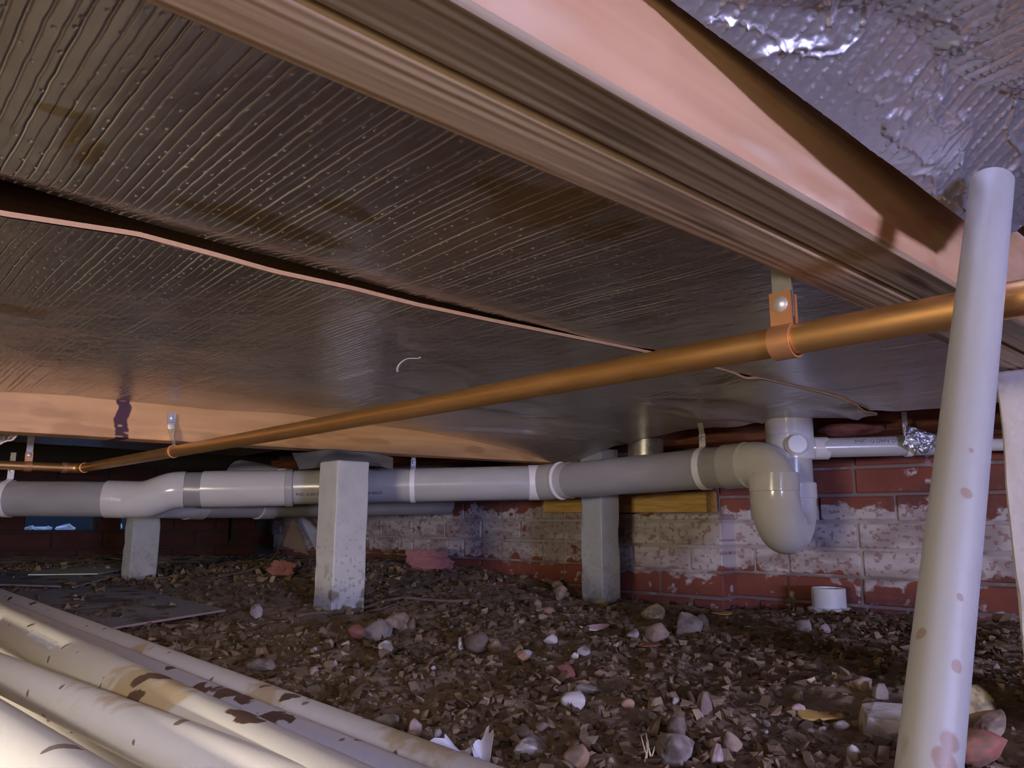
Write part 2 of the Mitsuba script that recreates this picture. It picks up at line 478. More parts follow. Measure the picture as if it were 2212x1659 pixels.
stone_mat('brown', (0.15, 0.108, 0.074), (0.24, 0.175, 0.122))
stone_mat('grey', (0.20, 0.165, 0.13), (0.34, 0.285, 0.225))
stone_mat('tan', (0.26, 0.18, 0.115), (0.42, 0.30, 0.20))
stone_mat('yellow', (0.34, 0.26, 0.11), (0.50, 0.39, 0.20))
stone_mat('pale', (0.36, 0.31, 0.26), (0.52, 0.46, 0.40))
stone_mat('white', (0.54, 0.48, 0.40), (0.74, 0.68, 0.60))
stone_mat('pink', (0.42, 0.29, 0.25), (0.60, 0.45, 0.39))
stone_mat('red', (0.22, 0.075, 0.05), (0.34, 0.135, 0.095))
stone_mat('dark', (0.10, 0.072, 0.052), (0.17, 0.125, 0.09))
stone_mat('orange', (0.34, 0.19, 0.095), (0.46, 0.28, 0.16), spot=(0.40, 0.38, 0.38))
scene['mat_leaf'] = principled(lambda p, n, uv: mix((0.42, 0.24, 0.05), (0.62, 0.40, 0.11), fbm(p.x * 60, p.y * 60, 0.0, 2)), 0.6)
scene['mat_straw'] = principled((0.62, 0.52, 0.28), 0.8)
scene['mat_paper'] = principled((0.80, 0.79, 0.83), 0.8)
scene['mat_flange'] = principled(lambda p, n, uv: mix((0.60, 0.59, 0.58), (0.70, 0.69, 0.68), fbm(p.x * 40, p.y * 40, p.z * 40, 2)), 0.5)
scene['mat_black_plastic'] = principled((0.03, 0.03, 0.03), 0.5)
scene['mat_outside'] = principled(lambda p, n, uv: mix((0.30, 0.32, 0.34), (0.70, 0.74, 0.80), fbm(p.x * 14, p.y * 14, p.z * 20, 3)), 0.9)

scene['mat_backdrop'] = principled((0.012, 0.013, 0.013), 0.9)

# ------------------------------------------------------------------ ground
ctrl = np.array([(-3.0, -1.0, 0.03), (0, -1.0, 0.0), (2.5, -1.0, 0.0), (-1.0, 0.7, 0.0), (0, 0.8, 0.0), (0.8, 0.9, 0.005), (-0.46, 2.22, 0.012), (0.32, 2.75, -0.012),
                 (-1.45, 2.95, 0.045), (1.3, 2.4, -0.012), (0.7, 2.9, -0.035), (0.25, 3.2, -0.02), (-0.10, 3.25, 0.022), (-0.36, 3.5, 0.060), (-1.3, 4.6, 0.05), (-2.6, 3.7, 0.075), (-3.6, 3.0, 0.07),
                 (-1.6, 1.6, 0.02), (0.5, 1.7, 0.0), (3.0, 1.0, 0.0), (2.0, 4.5, 0.0), (-4.0, 6.0, 0.08), (0, 6.5, 0.03), (-5, -1, 0.05), (-4, -3, 0.02), (3, -3, 0.0), (0, -2.5, 0.0)])
RBF = RBFInterpolator(ctrl[:, :2], ctrl[:, 2], kernel='thin_plate_spline', smoothing=1e-3)


def ground_base(x, y):
    q = np.stack([np.ravel(x), np.ravel(y)], 1)
    z = RBF(q)
    P = np.column_stack([q * 7.0, np.zeros(len(q))])
    z = z + (meshkit.fbm(P, 3, 3) - 0.5) * 0.030
    P2 = np.column_stack([q * 26.0, np.zeros(len(q))])
    z = z + (meshkit.fbm(P2, 3, 5) - 0.5) * 0.022
    return z.reshape(np.shape(x))


def ground_at(px, py):
    z = 0.0
    for _ in range(12):
        q = at_z(px, py, z)
        z = 0.5 * z + 0.5 * float(ground_base(q[0], q[1]))
    return at_z(px, py, z)


gx = np.unique(np.concatenate([np.arange(-4.6, -1.5, 0.05), np.arange(-1.5, 1.7, 0.0085), np.arange(1.7, 3.2, 0.05)]))
gy = np.unique(np.concatenate([np.arange(-3.0, 0.5, 0.05), np.arange(0.5, 3.5, 0.0085), np.arange(3.5, 6.2, 0.025)]))
GX, GY = np.meshgrid(gx, gy)
GZ = ground_base(GX, GY)
q3 = np.stack([GX * 85, GY * 85, GX * 0], -1)
GZ = GZ + (meshkit.fbm(q3, 3, 9) - 0.5) * 0.012
V = np.stack([GX, GY, GZ], -1).reshape(-1, 3)
nx, ny = len(gx), len(gy)
ii = (np.arange(ny - 1)[:, None] * nx + np.arange(nx - 1)[None]).ravel()
put('floor', (V, np.stack([ii, ii + 1, ii + nx + 1, ii + nx], 1)), 'mat_soil', smooth=True, label='dark brown bare soil of the crawl space floor', kind='structure')

# ------------------------------------------------------------------ walls
WD = unit([0.75, -0.66, 0])            # along the brick wall at the back, towards the right
WN = unit([-0.66, -0.75, 0])           # out of it, towards the room
W0 = np.array([1.087, 2.60, 0.0])


def wall_pt(s, z, out=0.0, o=W0, d=WD, n=WN):      # s runs to the left of the reference point
    return o - s * d + out * n + z * Z


COURSE, PITCHB = 0.0885, 0.242


def brick(key, o, d, n, s0, s1, z0, z1, deep, out, bsdf):
    c = o - d * ((s0 + s1) / 2) + n * (out - deep / 2) + Z * ((z0 + z1) / 2)
    j = rng.normal(0, 0.0015, 3)
    m = cbox(c + n * j[0], ((s1 - s0) / 2 + j[1] * 0.4, deep / 2, (z1 - z0) / 2 + j[2] * 0.4), d, n, Z, 0.004)
    put('brick', m, bsdf, key, smooth=False)


def core(o, d, n, s0, s1, z0, z1, holes, thick, out):
    poly = sbox(s0, z0, s1, z1)
    for h in holes:
        poly = poly.difference(sbox(*h))
    ms = []
    for g in getattr(poly, 'geoms', [poly]):
        m = trimesh.creation.extrude_polygon(g, thick, engine='earcut')
        v = m.vertices
        m.vertices = o - np.outer(v[:, 0], d) + np.outer(v[:, 2] - thick + out, n) + np.outer(v[:, 1], Z)
        m.invert()
        ms.append(m)
    return cat(*ms)


SC = 3.40                                                   # the inside corner with the dark wall on the left
PIER = (0.37, 0.86)
wb = put('wall_back', core(W0, WD, WN, -1.6, SC + 0.12, -0.25, 0.70, [], 0.20, -0.004), 'mat_mortar', smooth=False, label='red brick foundation wall with flaking whitewash', kind='structure')
zc = -0.087
for row in range(7):
    z0 = zc + row * COURSE
    off = (0.0, 0.121)[row % 2] + rng.uniform(-0.01, 0.01)
    s = -1.40 + off
    while s < SC:
        L = PITCHB if rng.random() > 0.25 or row % 2 else PITCHB / 2
        a, b_ = s + 0.005, min(s + L - 0.005, SC)
        if b_ - a > 0.03 and not (PIER[0] + 0.02 < a and b_ < PIER[1] - 0.02 and z0 < 0.28):
            brick(wb, W0, WD, WN, a, b_, z0 + 0.005, z0 + COURSE - 0.005, 0.09, 0.006, 'mat_brick')
        s += L
# engaged pier
pk = put('pier_core', core(W0, WD, WN, PIER[0], PIER[1], -0.25, 0.293, [], 0.12, 0.108), 'mat_mortar', wb, smooth=False)
for row in range(5):
    z0, z1 = zc + row * COURSE + 0.005, min(zc + (row + 1) * COURSE - 0.005, 0.293)
    cuts = [PIER[0], PIER[0] + 0.242, PIER[1]] if row % 2 else [PIER[0], PIER[0] + 0.118, PIER[0] + 0.36, PIER[1]]
    for a, b_ in zip(cuts[:-1], cuts[1:]):
        brick(wb, W0, WD, WN, a + (0.005 if a > PIER[0] else -0.006), b_ - (0.005 if b_ < PIER[1] else -0.006), z0, z1, 0.11 if a > PIER[0] else 0.118, 0.114, 'mat_brick')

WL0 = wall_pt(SC, 0)
LD = -B                                                    # along the left wall, away from the corner
LN = A.copy()


def left_s(px):
    d = ray(px, 1124)
    # WL0 + r*LD on the ray's vertical plane
    nrm = np.cross(d, Z)
    return float(-((WL0 - EYE) @ nrm) / (LD @ nrm))


vents = [(left_s(215), 0.205, left_s(55), 0.300), (left_s(290), 0.205, left_s(262), 0.30), (left_s(597), 0.17, left_s(588), 0.30), (left_s(505), 0.14, left_s(495), 0.30)]
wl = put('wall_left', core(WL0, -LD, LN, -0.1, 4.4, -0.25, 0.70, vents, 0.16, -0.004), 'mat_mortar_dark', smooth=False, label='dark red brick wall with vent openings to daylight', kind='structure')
for row in range(7):
    z0 = 0.02 + row * COURSE - 0.0885
    s = 0.0 + (0.0, 0.121)[row % 2]
    while s < 3.6:
        a, b_ = s + 0.005, s + PITCHB - 0.005
        segs = [(a, b_)]
        for h in vents:
            if z0 + COURSE > h[1] + 0.02 and z0 < h[3] - 0.02:
                nxt = []
                for (u0, u1) in segs:
                    if h[2] <= u0 or h[0] >= u1: nxt.append((u0, u1)); continue
                    if h[0] - u0 > 0.02: nxt.append((u0, h[0]))
                    if u1 - h[2] > 0.02: nxt.append((h[2], u1))
                segs = nxt
        for (u0, u1) in segs:
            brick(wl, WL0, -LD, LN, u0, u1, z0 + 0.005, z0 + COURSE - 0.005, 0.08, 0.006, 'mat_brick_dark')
        s += PITCHB
# the rest of the enclosure, behind and beside the camera
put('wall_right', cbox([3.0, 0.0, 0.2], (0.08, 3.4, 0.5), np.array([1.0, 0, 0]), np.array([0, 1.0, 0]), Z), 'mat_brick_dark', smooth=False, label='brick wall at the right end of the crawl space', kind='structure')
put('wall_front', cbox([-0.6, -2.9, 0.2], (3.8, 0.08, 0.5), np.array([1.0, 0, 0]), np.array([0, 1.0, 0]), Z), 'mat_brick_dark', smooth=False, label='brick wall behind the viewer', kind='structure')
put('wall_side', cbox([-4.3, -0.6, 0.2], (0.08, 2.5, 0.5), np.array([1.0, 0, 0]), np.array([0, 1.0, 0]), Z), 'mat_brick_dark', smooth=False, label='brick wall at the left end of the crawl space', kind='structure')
ceil_poly = Polygon([(-4.5, -3.1), (3.2, -3.1), (3.2, 2.6), tuple((wall_pt(-1.3, 0, -0.12))[:2]), tuple((wall_pt(SC + 0.1, 0, -0.12))[:2]), tuple((WL0 + LD * 4.3 - LN * 0.12)[:2]), (-4.5, 2.0)])
put('ceiling', prism(ceil_poly, 0.66, 0.70), 'mat_floorboard', smooth=False, label='underside of dark floorboards above', kind='structure')

# ------------------------------------------------------------------ timbers


def t_wall(p, back=0.0):           # t at which the line at offset p meets the back wall
    n = WN
    o = -p * A
    return float(((W0 + n * (0.012 + back) - o) @ n) / (B @ n))


def beam(key, bsdf, t0, t1, p0, p1, z0, z1, label, wob=0.0012, seed=0, tilt=0.0):
    n = 90
    ts = np.linspace(t0, t1, n)
    ch = 0.003
    prof = [(p0 + ch, z0), (p1 - ch, z0), (p1, z0 + ch), (p1, z1), (p0, z1), (p0, z0 + ch)]
    V, f = [], []
    for i, t in enumerate(ts):
        for j, (p, z) in enumerate(prof):
            w = (meshkit.noise(np.array([t * 3.0, j * 5.0 + seed, 0.5])) - 0.5) * 2 * wob
            V.append(loc(t, p + w, z + w + tilt * (t - 1.13)))
    m = len(prof)
    for i in range(n - 1):
        for j in range(m):
            k = (j + 1) % m
            f += [[i * m + j, i * m + k, (i + 1) * m + k], [i * m + j, (i + 1) * m + k, (i + 1) * m + j]]
    for j in range(1, m - 1):
        f += [[0, j, j + 1], [(n - 1) * m, (n - 1) * m + j + 1, (n - 1) * m + j]]
    mesh = trimesh.Trimesh(V, f, process=False)
    mesh.fix_normals()
    return put(key, mesh, bsdf, smooth=30, label=label, cat='timber beam')


ZB = 0.485
beam('timber_bearer', 'mat_bearer_left', -1.5, t_wall(0.32) - 0.24, 0.2785, 0.3235, ZB, 0.60, 'brownish weathered timber bearer, left one of the pair crossing the top of the picture', seed=1)
beam('timber_bearer', 'mat_bearer_right', -1.5, t_wall(0.28) - 0.24, 0.2310, 0.2755, ZB + 0.001, 0.60, 'orange-faced timber bearer, right one of the pair beside the crinkled foil', seed=2)
beam('timber_bearer', 'mat_bearer_back', -2.4, t_wall(2.0) - 0.24, 1.97, 2.045, 0.4630, 0.595, 'orange timber bearer at the left on the concrete stump, with a plum paint mark', seed=3, tilt=0.0125)
# plate on the back wall and the yellow packing on the pier
m = cbox(wall_pt(0.9, 0.575, 0.10), (2.3, 0.075, 0.035), WD, WN, Z, 0.003)
put('timber_plate', m, 'mat_timber_red', smooth=False, label='red-brown timber plate running along the top of the back brick wall', cat='timber')
m = cbox(wall_pt(0.79, 0.336, 0.075), (0.375, 0.045, 0.038), WD, WN, Z, 0.003)
put('timber_packer', m, 'mat_timber_yellow', smooth=False, label='yellowish timber packer lying on the brick pier behind the concrete stump', cat='timber')

# ------------------------------------------------------------------ foil faced insulation boards


def board(name, t0, t1, p0, p1, zf, label, core_th=0.012, step=0.014, bsdf='mat_foil', edge_t1=None):
    k = thing(name, label, 'insulation board')
    ts = np.linspace(t0, t1, max(8, int((t1 - t0) / step)))
    ps = np.linspace(p0, p1, max(8, int((p1 - p0) / step)))
    TT, PP = np.meshgrid(ts, ps, indexing='ij')
    if edge_t1 is not None:
        e = edge_t1(PP)
        TT = t0 + (TT - t0) * (e - t0) / (t1 - t0)
    ZZ = zf(TT, PP)
    bot = TT[..., None] * B - PP[..., None] * A + ZZ[..., None] * Z
    n, m = TT.shape
    i = (np.arange(n - 1)[:, None] * m + np.arange(m - 1)[None]).ravel()
    quads = np.stack([i, i + 1, i + m + 1, i + m], 1)
    V = bot.reshape(-1, 3)
    sheet = trimesh.Trimesh(np.vstack([V, V + Z * 0.0006]), np.vstack([quads[:, [0, 1, 2]], quads[:, [0, 2, 3]], quads[:, [0, 2, 1]] + n * m, quads[:, [0, 3, 2]] + n * m]), process=False)
    put('foil_facing', (V, quads), bsdf, k, smooth=True)
    # foam core: top face and the four edges, just above the facing
    lo, hi = V + Z * 0.0012, V + Z * core_th
    ring = np.concatenate([np.arange(m), np.arange(1, n) * m + m - 1, (n - 1) * m + np.arange(m - 2, -1, -1), np.arange(n - 2, 0, -1) * m])
    nr = len(ring)
    side = []
    for a in range(nr):
        b_ = (a + 1) % nr
        side.append([ring[a], ring[b_], ring[b_] + n * m, ring[a] + n * m])
    put('foam_core', (np.vstack([lo, hi]), np.vstack([quads + n * m, np.array(side)])), 'mat_foam', k, smooth=False)
    return k


SEAM = 0.815


def nz(x, y, s, o=3):
    return meshkit.fbm(np.stack([x * 1.0, y * 1.0, np.full_like(x, s)], -1), o, 2) - 0.5


def z_near(t, p):
    d = (p - SEAM)
    lift = 0.016 * np.exp(-(d / 0.045) ** 2) * (0.35 + 0.65 * np.clip(1.0 - t * 0.7, 0, 1)) * (0.4 + 1.2 * np.clip(0.5 + 2.2 * nz(t * 2.6, p * 0, 1.0, 2), 0, 1))
    lift = lift - 0.016 * np.exp(-((t - 2.02) / 0.14) ** 2) * np.clip(0.6 + 3 * nz(t * 0, p * 5, 5.0, 2), 0, 1.5)
    return 0.556 + 0.010 * nz(t * 2.2, p * 2.2, 0.3) + 0.004 * nz(t * 8, p * 8, 4.0) + lift


def z_far(t, p):
    lip = (np.interp(t, [-0.2, 0.10, 0.16, 0.22, 0.30, 0.37, 0.47, 0.57, 0.70, 0.83, 1.04, 1.49, 2.0], [0.543, 0.5425, 0.548, 0.5535, 0.551, 0.5475, 0.549, 0.5470, 0.549, 0.5520, 0.557, 0.560, 0.560]) - 0.549) * np.exp(-((p - SEAM) / 0.07) ** 2)
    zb = np.interp(t, [-2.2, 0.0, 0.286, 0.42, 0.57, 0.738, 0.926, 1.066, 1.219, 1.387, 1.573, 1.777, 2.005, 2.154], [0.545, 0.541, 0.5400, 0.5465, 0.5455, 0.5440, 0.5515, 0.5500, 0.5490, 0.5420, 0.5300, 0.5135, 0.5000, 0.4915])
    sag = (zb - 0.549) * np.exp(-((p - 1.966) / np.where(t > 1.2, 0.26, 0.13)) ** 2)
    q = nz(t * 1.7, p * 4.2, 12.0, 2)
    wav = -0.008 * np.exp(-(q / 0.035) ** 2) * np.clip((t - 0.8) / 0.4, 0, 1) * (1 - np.exp(-((p - 1.966) / 0.06) ** 2))
    ev = 1 - np.exp(-((p - SEAM) / 0.05) ** 2)
    return 0.549 + ev * (0.012 * nz(t * 2.0, p * 2.0, 7.3) + 0.004 * nz(t * 7, p * 7, 9.0)) + lip + sag + wav - 0.018 * np.exp(-((t - 2.04) / 0.16) ** 2) * np.clip(0.6 + 3 * nz(t * 0, p * 5, 5.0, 2), 0, 1.5)


def far_edge(p):
    return 2.02 + 0.05 * np.sin(p * 4.1) + 0.05 * nz(p * 3.0, p * 0, 3.0, 2) + 0.05 * np.exp(-((p - 0.93) / 0.1) ** 2)


board('insulation_board', -1.5, 2.0, 0.345, SEAM - 0.002, z_near, 'foil-faced insulation board between the paired timber bearer and the pink seam', edge_t1=lambda p: far_edge(p) - 0.05)
board('insulation_board', -2.2, 2.0, SEAM, 1.966, z_far, 'foil-faced insulation board with a pink cut edge, between the seam and the back orange bearer', core_th=0.0065, edge_t1=far_edge)
board('insulation_board', -2.6, 1.3, 2.05, 3.1, lambda t, p: 0.520 + 0.02 * nz(t * 2, p * 2, 1.1), 'dark foil-faced insulation board behind the orange bearer at the left', step=0.03)


# crinkled foil at the upper right: flat above, its edge drooping along the bearer
def crinkled(key_label):
    k = thing('foil_sheet', key_label, 'foil sheet')
    ts = np.concatenate([np.arange(-0.5, 0.18, 0.02), np.arange(0.18, 0.83, 0.00115)])
    us = np.concatenate([np.arange(0, 0.15, 0.0014), np.arange(0.15, 0.42, 0.0045), np.arange(0.42, 1.0, 0.02)])
    TT, UU = np.meshgrid(ts, us, indexing='ij')
    fold = 0.016 + 0.060 * np.clip((TT - 0.34) / 0.2, 0, 1) + 0.008 * np.sin(TT * 31) + 0.012 * nz(TT * 9, UU * 0, 2.0, 2)
    drop = np.minimum(UU, fold)
    rest = UU - drop
    E0 = np.interp(TT, [0.2, 0.32, 0.48, 0.72], [0.221, 0.219, 0.203, 0.184])
    PP = E0 - 0.82 * drop - 0.99 * rest
    ZZ = 0.27 + E0 / 0.79 + 0.57 * drop + 0.05 * rest + 0.0018 * nz(TT * 14, UU * 0, 9.0, 2)
    # soften the fold
    end = np.interp(PP, [-0.8, 0.0, 0.06, 0.11, 0.15, 0.185, 0.206], [0.82, 0.815, 0.80, 0.775, 0.745, 0.71, 0.68])
    TT = np.where(TT > 0.3, 0.3 + (TT - 0.3) * (end - 0.3) / 0.53, TT)
    rib = np.zeros_like(TT)
    kk = TT / 0.0108 + 0.5 * nz(TT * 4, UU * 9, 3.0, 2)
    fr = kk - np.floor(kk) - 0.5
    bead = 0.65 + 0.35 * np.cos(2 * math.pi * UU / 0.0052 + 3 * meshkit.noise(np.stack([np.floor(kk), UU * 8, UU * 0], -1)))
    ridge = np.exp(-(fr / 0.125) ** 2)
    rib += np.clip(UU / 0.006, 0.15, 1) * 0.0024 * ridge * bead * (0.35 + 0.9 * meshkit.noise(np.stack([np.floor(kk), UU * 14, UU * 0 + 3], -1)))
    def crease(sx, sy, sd, w):
        q = nz(TT * sx, UU * sy, sd, 2)
        return np.exp(-(q / w) ** 2)
    cr = 0.0032 * crease(6, 16, 2.0, 0.016) + 0.0020 * crease(13, 22, 5.0, 0.020) + 0.0012 * crease(24, 30, 8.0, 0.03)
    near = np.exp(-((UU - fold) / 0.05) ** 2)
    amt = np.clip(UU / 0.008, 0, 1) * (0.22 + 0.78 * np.clip(near + (UU < fold), 0, 1))
    ZZ = ZZ - rib * (0.18 + 0.82 * np.clip(near * 1.2 + (UU < fold), 0, 1)) - cr * amt + 0.007 * nz(TT * 5, UU * 6, 6.0, 2) * np.clip(UU / 0.06, 0, 1)
    PP = PP + 0.5 * rib * (UU < fold)
    V = (TT[..., None] * B - PP[..., None] * A + ZZ[..., None] * Z).reshape(-1, 3)
    n, m = TT.shape
    i = (np.arange(n - 1)[:, None] * m + np.arange(m - 1)[None]).ravel()
    q = np.stack([i, i + 1, i + m + 1, i + m], 1)
    put('foil_facing', (V, q), 'mat_foil_crumpled', k, smooth=True)
    G = V.reshape(n, m, 3)
    P = np.concatenate([G[::10, 0], G[-1, ::5]])
    put('backing_edge', tube(P + Z * 0.0016, 0.0011, n=6, cap=True), 'mat_foam_dull', k, smooth=True)
    Vb = G[::8, ::5]
    nb, mb = Vb.shape[:2]
    i = (np.arange(nb - 1)[:, None] * mb + np.arange(mb - 1)[None]).ravel()
    put('backing', ((Vb + Z * 0.010).reshape(-1, 3), np.stack([i, i + 1, i + mb + 1, i + mb], 1)), 'mat_floorboard', k, smooth=True)


crinkled('crinkled shiny foil sheet hanging at the upper right beside the orange-faced bearer')

# curled foil flap at the far left edge under the bearer
k = thing('foil_flap', 'brown curled foil flap with a pale rim under the bearer at the left edge', 'foil')
c = at(-5, 905, 1.80)
TH = np.linspace(math.radians(-160), math.radians(20), 24)
rr = np.linspace(0.0, 0.058, 7)
V = []
for r_ in rr:
    for th in TH:
        V.append(c + np.array([math.cos(th) * r_, 0.02 * (r_ / 0.058) ** 2 - 0.012, math.sin(th) * r_ + 0.003 * math.sin(9 * th) * r_ / 0.058]))
V = np.array(V); m = len(TH)
i = (np.arange(len(rr) - 1)[:, None] * m + np.arange(m - 1)[None]).ravel()
put('foil_facing', (V, np.stack([i, i + 1, i + m + 1, i + m], 1)), 'mat_foil', k, smooth=True)
put('rim', tube(V[-m:], 0.0022, n=8), 'mat_foam', k, smooth=True)

# ------------------------------------------------------------------ concrete stumps


def stump(c, z0, z1, half, bsdf, label, chip=0.004, seed=0, az=0.0):
    ux, uy = A * math.cos(az) + B * math.sin(az), B * math.cos(az) - A * math.sin(az)
    m = cbox([c[0], c[1], (z0 + z1) / 2], (half, half, (z1 - z0) / 2), ux, uy, Z, 0.003)
    for _ in range(5):
        m = m.subdivide() if len(m.faces) < 6000 else m
    m.merge_vertices()
    v = m.vertices
    d = meshkit.fbm(v * 30 + seed, 3, seed) - 0.5
    e = np.abs((v - c) @ ux) + np.abs((v - c) @ uy)
    edge = np.clip((e - 1.75 * half) / (0.25 * half), 0, 1)
    bite = np.clip(meshkit.fbm(v * 45 + seed + 9, 2, seed + 3) - 0.55, 0, 1) * edge
    r_ = v - np.array([c[0], c[1], 0]); r_[:, 2] = 0
    r_ /= np.maximum(np.linalg.norm(r_, axis=1, keepdims=True), 1e-6)
    m.vertices = v + r_ * (d * 0.0022 - bite * 0.03)[:, None]
    return put('concrete_stump', m, bsdf, smooth=30, label=label, cat='concrete post')


s1 = loc(*[float(at(748, 1160, 2.24) @ B), 2.0, 0][:2], 0)
stump(s1, -0.15, 0.434, 0.0525, 'mat_concrete', 'whitish square concrete stump under the orange bearer, topped by a bent metal cap', seed=1)
s2 = at(1297, 1180, 2.78); s2[2] = 0
stump(s2, -0.15, 0.52, 0.049, 'mat_concrete_grey', 'grey concrete stump in front of the brick pier, its top hidden by the drain pipe', seed=2)
s3 = at(305, 1180, 3.0); s3[2] = 0
stump(s3, -0.12, 0.36, 0.0495, 'mat_concrete_grey', 'grey concrete stump at the left under the drain pipe junction', seed=3)
s4 = loc(1.30, 0.277, 0)
stump(s4, -0.15, ZB - 0.004, 0.06, 'mat_concrete_pale', 'pale pinkish concrete stump at the right edge behind the leaning pole', seed=4)

# bent metal cap on the first stump
ts = np.linspace(-1, 1, 17)
V = []
for a in ts:
    for b_ in ts:
        x, y = a * 0.140, b_ * 0.090
        z = 0.4470 - 0.013 * b_ - 0.020 * np.clip(abs(a) - 0.38, 0, 1) ** 1.2 - 0.004 * np.clip(b_ - 0.3, 0, 1) + 0.002 * math.sin(7 * a + 3 * b_)
        z += -0.006 * max(0, -a * b_)
        V.append(s1 + unit([1, 0.15, 0]) * x + unit([-0.15, 1, 0]) * y + Z * z)
V = np.array(V); m = 17
i = (np.arange(m - 1)[:, None] * m + np.arange(m - 1)[None]).ravel()
q = np.stack([i, i + 1, i + m + 1, i + m], 1)
put('termite_shield', (np.vstack([V, V + Z * 0.0012]), np.vstack([q[:, ::-1], q + m * m])), 'mat_sheet_metal', smooth=40, label='bent grey sheet metal cap between the whitish stump and the orange bearer', cat='metal sheet')

# ------------------------------------------------------------------ drain pipe run
R = 0.055
dp = thing('drain_pipe', 'grey plastic drain pipe run with couplings, junction and trap across the back', 'drain pipe')
d0, d1 = at(-120, 1076, 2.42), at(236, 1078, 2.44)
d1b = at(285, 1079, 2.45)
put('pipe', tube(line(d0, d1b), R, 40), 'mat_pvc_grey', dp)
put('coupling', sleeve(at(229, 1078, 2.44), at(277, 1079, 2.45), R + 0.0035), 'mat_pvc_light', dp)
# junction: swept branch rising to the front run, the straight leg going on behind
j0, j1, j2 = at(277, 1079, 2.45), at(335, 1072, 2.46), at(405, 1058, 2.46)
f0, f1, f2 = at(400, 1058, 2.46), at(440, 1057, 2.47), at(640, 1053, 2.52)
jn = put('junction', tube(rounded([j0, at(318, 1079, 2.45), at(375, 1058, 2.45), f0], [0.12, 0.12], 8), R + 0.003, 40), 'mat_pvc_light', dp)
l1, l2, l3 = at(420, 1085, 2.66), at(560, 1087, 2.88), at(965, 1086, 3.55)
put('branch', tube(rounded([j0, at(310, 1080, 2.46), l1], [0.15], 8), np.r_[np.full(1, R), np.full(8, R + 0.002), np.full(2, R + 0.001)], 40), 'mat_pvc_light', jn)
put('pipe', tube(np.array([l1, l2, l3]), R * 0.98, 36), 'mat_pvc_grey', dp)
put('coupling', sleeve(at(400, 1084.5, 2.63), at(437, 1085.4, 2.69), R + 0.004), 'mat_pvc_mid', dp)
put('coupling', sleeve(at(553, 1087, 2.868), at(588, 1087, 2.927), R + 0.004), 'mat_pvc_mid', dp)
put('pipe', tube(line(f0, f1), R, 40), 'mat_pvc_grey', dp)
j2k = put('junction', lathe(f1, at(618, 1054, 2.515) - f1, [(0, R - 0.004), (0, R + 0.003), (0.06, R + 0.0035), (0.2, R + 0.0030), (0.27, R + 0.003), (0.272, R + 0.002)], 40), 'mat_pvc_light', dp)
put('branch', tube(np.array([at(610, 1046, 2.56), at(560, 1034, 2.72), at(520, 1026, 2.84)]), [R * 0.95, R, R], 32), 'mat_pvc_light', j2k)
put('collar', sleeve(at(616, 1054, 2.514), at(634, 1053.5, 2.52), R + 0.006), 'mat_pvc_mid', dp)
e1, e2, e3 = at(1140, 1044, 2.56), at(1176, 1042, 2.55), at(1205, 1039, 2.50)
put('pipe', tube(line(at(630, 1053, 2.52), e2), R, 40), 'mat_pvc_mid', dp)
put('tape_band', sleeve(at(630, 1053, 2.52) + (e2 - at(630, 1053, 2.52)) * 0.9355, e2, R + 0.0025, 0.001), 'mat_pvc_ring', dp)
g0, g1 = at(1212, 1039, 2.50), at(1572, 1008, 2.10)
put('coupling', tube(rounded([at(1168, 1042.5, 2.553), e3, at(1235, 1037, 2.475)], [0.4], 6), R + 0.003, 40), 'mat_pvc_mid', dp)
put('seal_ring', sleeve(e3 + unit(g1 - g0) * 0.010, e3 + unit(g1 - g0) * 0.020, R + 0.0060, 0.002), 'mat_pvc_ring', dp)
put('pipe', tube(line(g0, g1), R + 0.001, 44), 'mat_pvc_grey', dp)
k0, k1 = at(1566, 1008.5, 2.106), at(1618, 1004, 2.055)
put('coupling', sleeve(k0, k1, R + 0.005), 'mat_pvc_mid', dp)
ax = unit(k1 - k0)
put('seal_ring', sleeve(at(1610, 1004.6, 2.062), at(1617, 1004, 2.056), R + 0.0068, 0.002), 'mat_pvc_ring', dp)
# trap: elbow down, U bend towards the wall, riser
RT = 0.0595
leg1 = at(1673, 1060, 1.985)
leg2 = at(1712, 1060, 2.145)
zc1 = k1[2] + ax[2] * 0.06
c1, c2 = np.array([leg1[0], leg1[1], 0]), np.array([leg2[0], leg2[1], 0])
sep = np.linalg.norm(c2 - c1)
hd = unit(c2 - c1)
ZU = 0.192 + RT + sep / 2 - 0.008
tr = put('trap', tube(rounded([k1 - ax * 0.01, np.array([leg1[0], leg1[1], zc1]), c1 + Z * (ZU + 0.045)], [0.062], 14), RT, 44), 'mat_pvc_light', dp)
put('socket', lathe(c1 + Z * (ZU + 0.052), -Z, [(0, RT - 0.006), (0, RT + 0.002), (0.002, RT + 0.003), (0.046, RT + 0.003), (0.048, RT + 0.001), (0.048, RT - 0.005)], 44), 'mat_pvc_light', tr)
ang = np.linspace(0, math.pi, 26)
U = [c1 + Z * (ZU + 0.006)] + [c1 + hd * (sep / 2) * (1 - math.cos(a)) + Z * (ZU - (sep / 2) * math.sin(a)) for a in ang] + [c2 + Z * (ZU + 0.03)]
put('bend', tube(np.array(U), RT + 0.0015, 44), 'mat_pvc_light', tr)
put('socket', sleeve(c2 + Z * (ZU - 0.01), c2 + Z * (ZU + 0.035), RT + 0.004), 'mat_pvc_light', tr)
put('riser', tube(line(c2 + Z * (ZU + 0.02), c2 + Z * 0.47), R + 0.001, 40), 'mat_pvc_mid', dp)
te = put('tee', lathe(c2 + Z * 0.437, Z, [(0, R - 0.004), (0, RT + 0.003), (0.003, RT + 0.0045), (0.066, RT + 0.0045), (0.068, RT + 0.003), (0.070, RT + 0.0045), (0.17, RT + 0.0045)], 44), 'mat_pvc_light', dp)
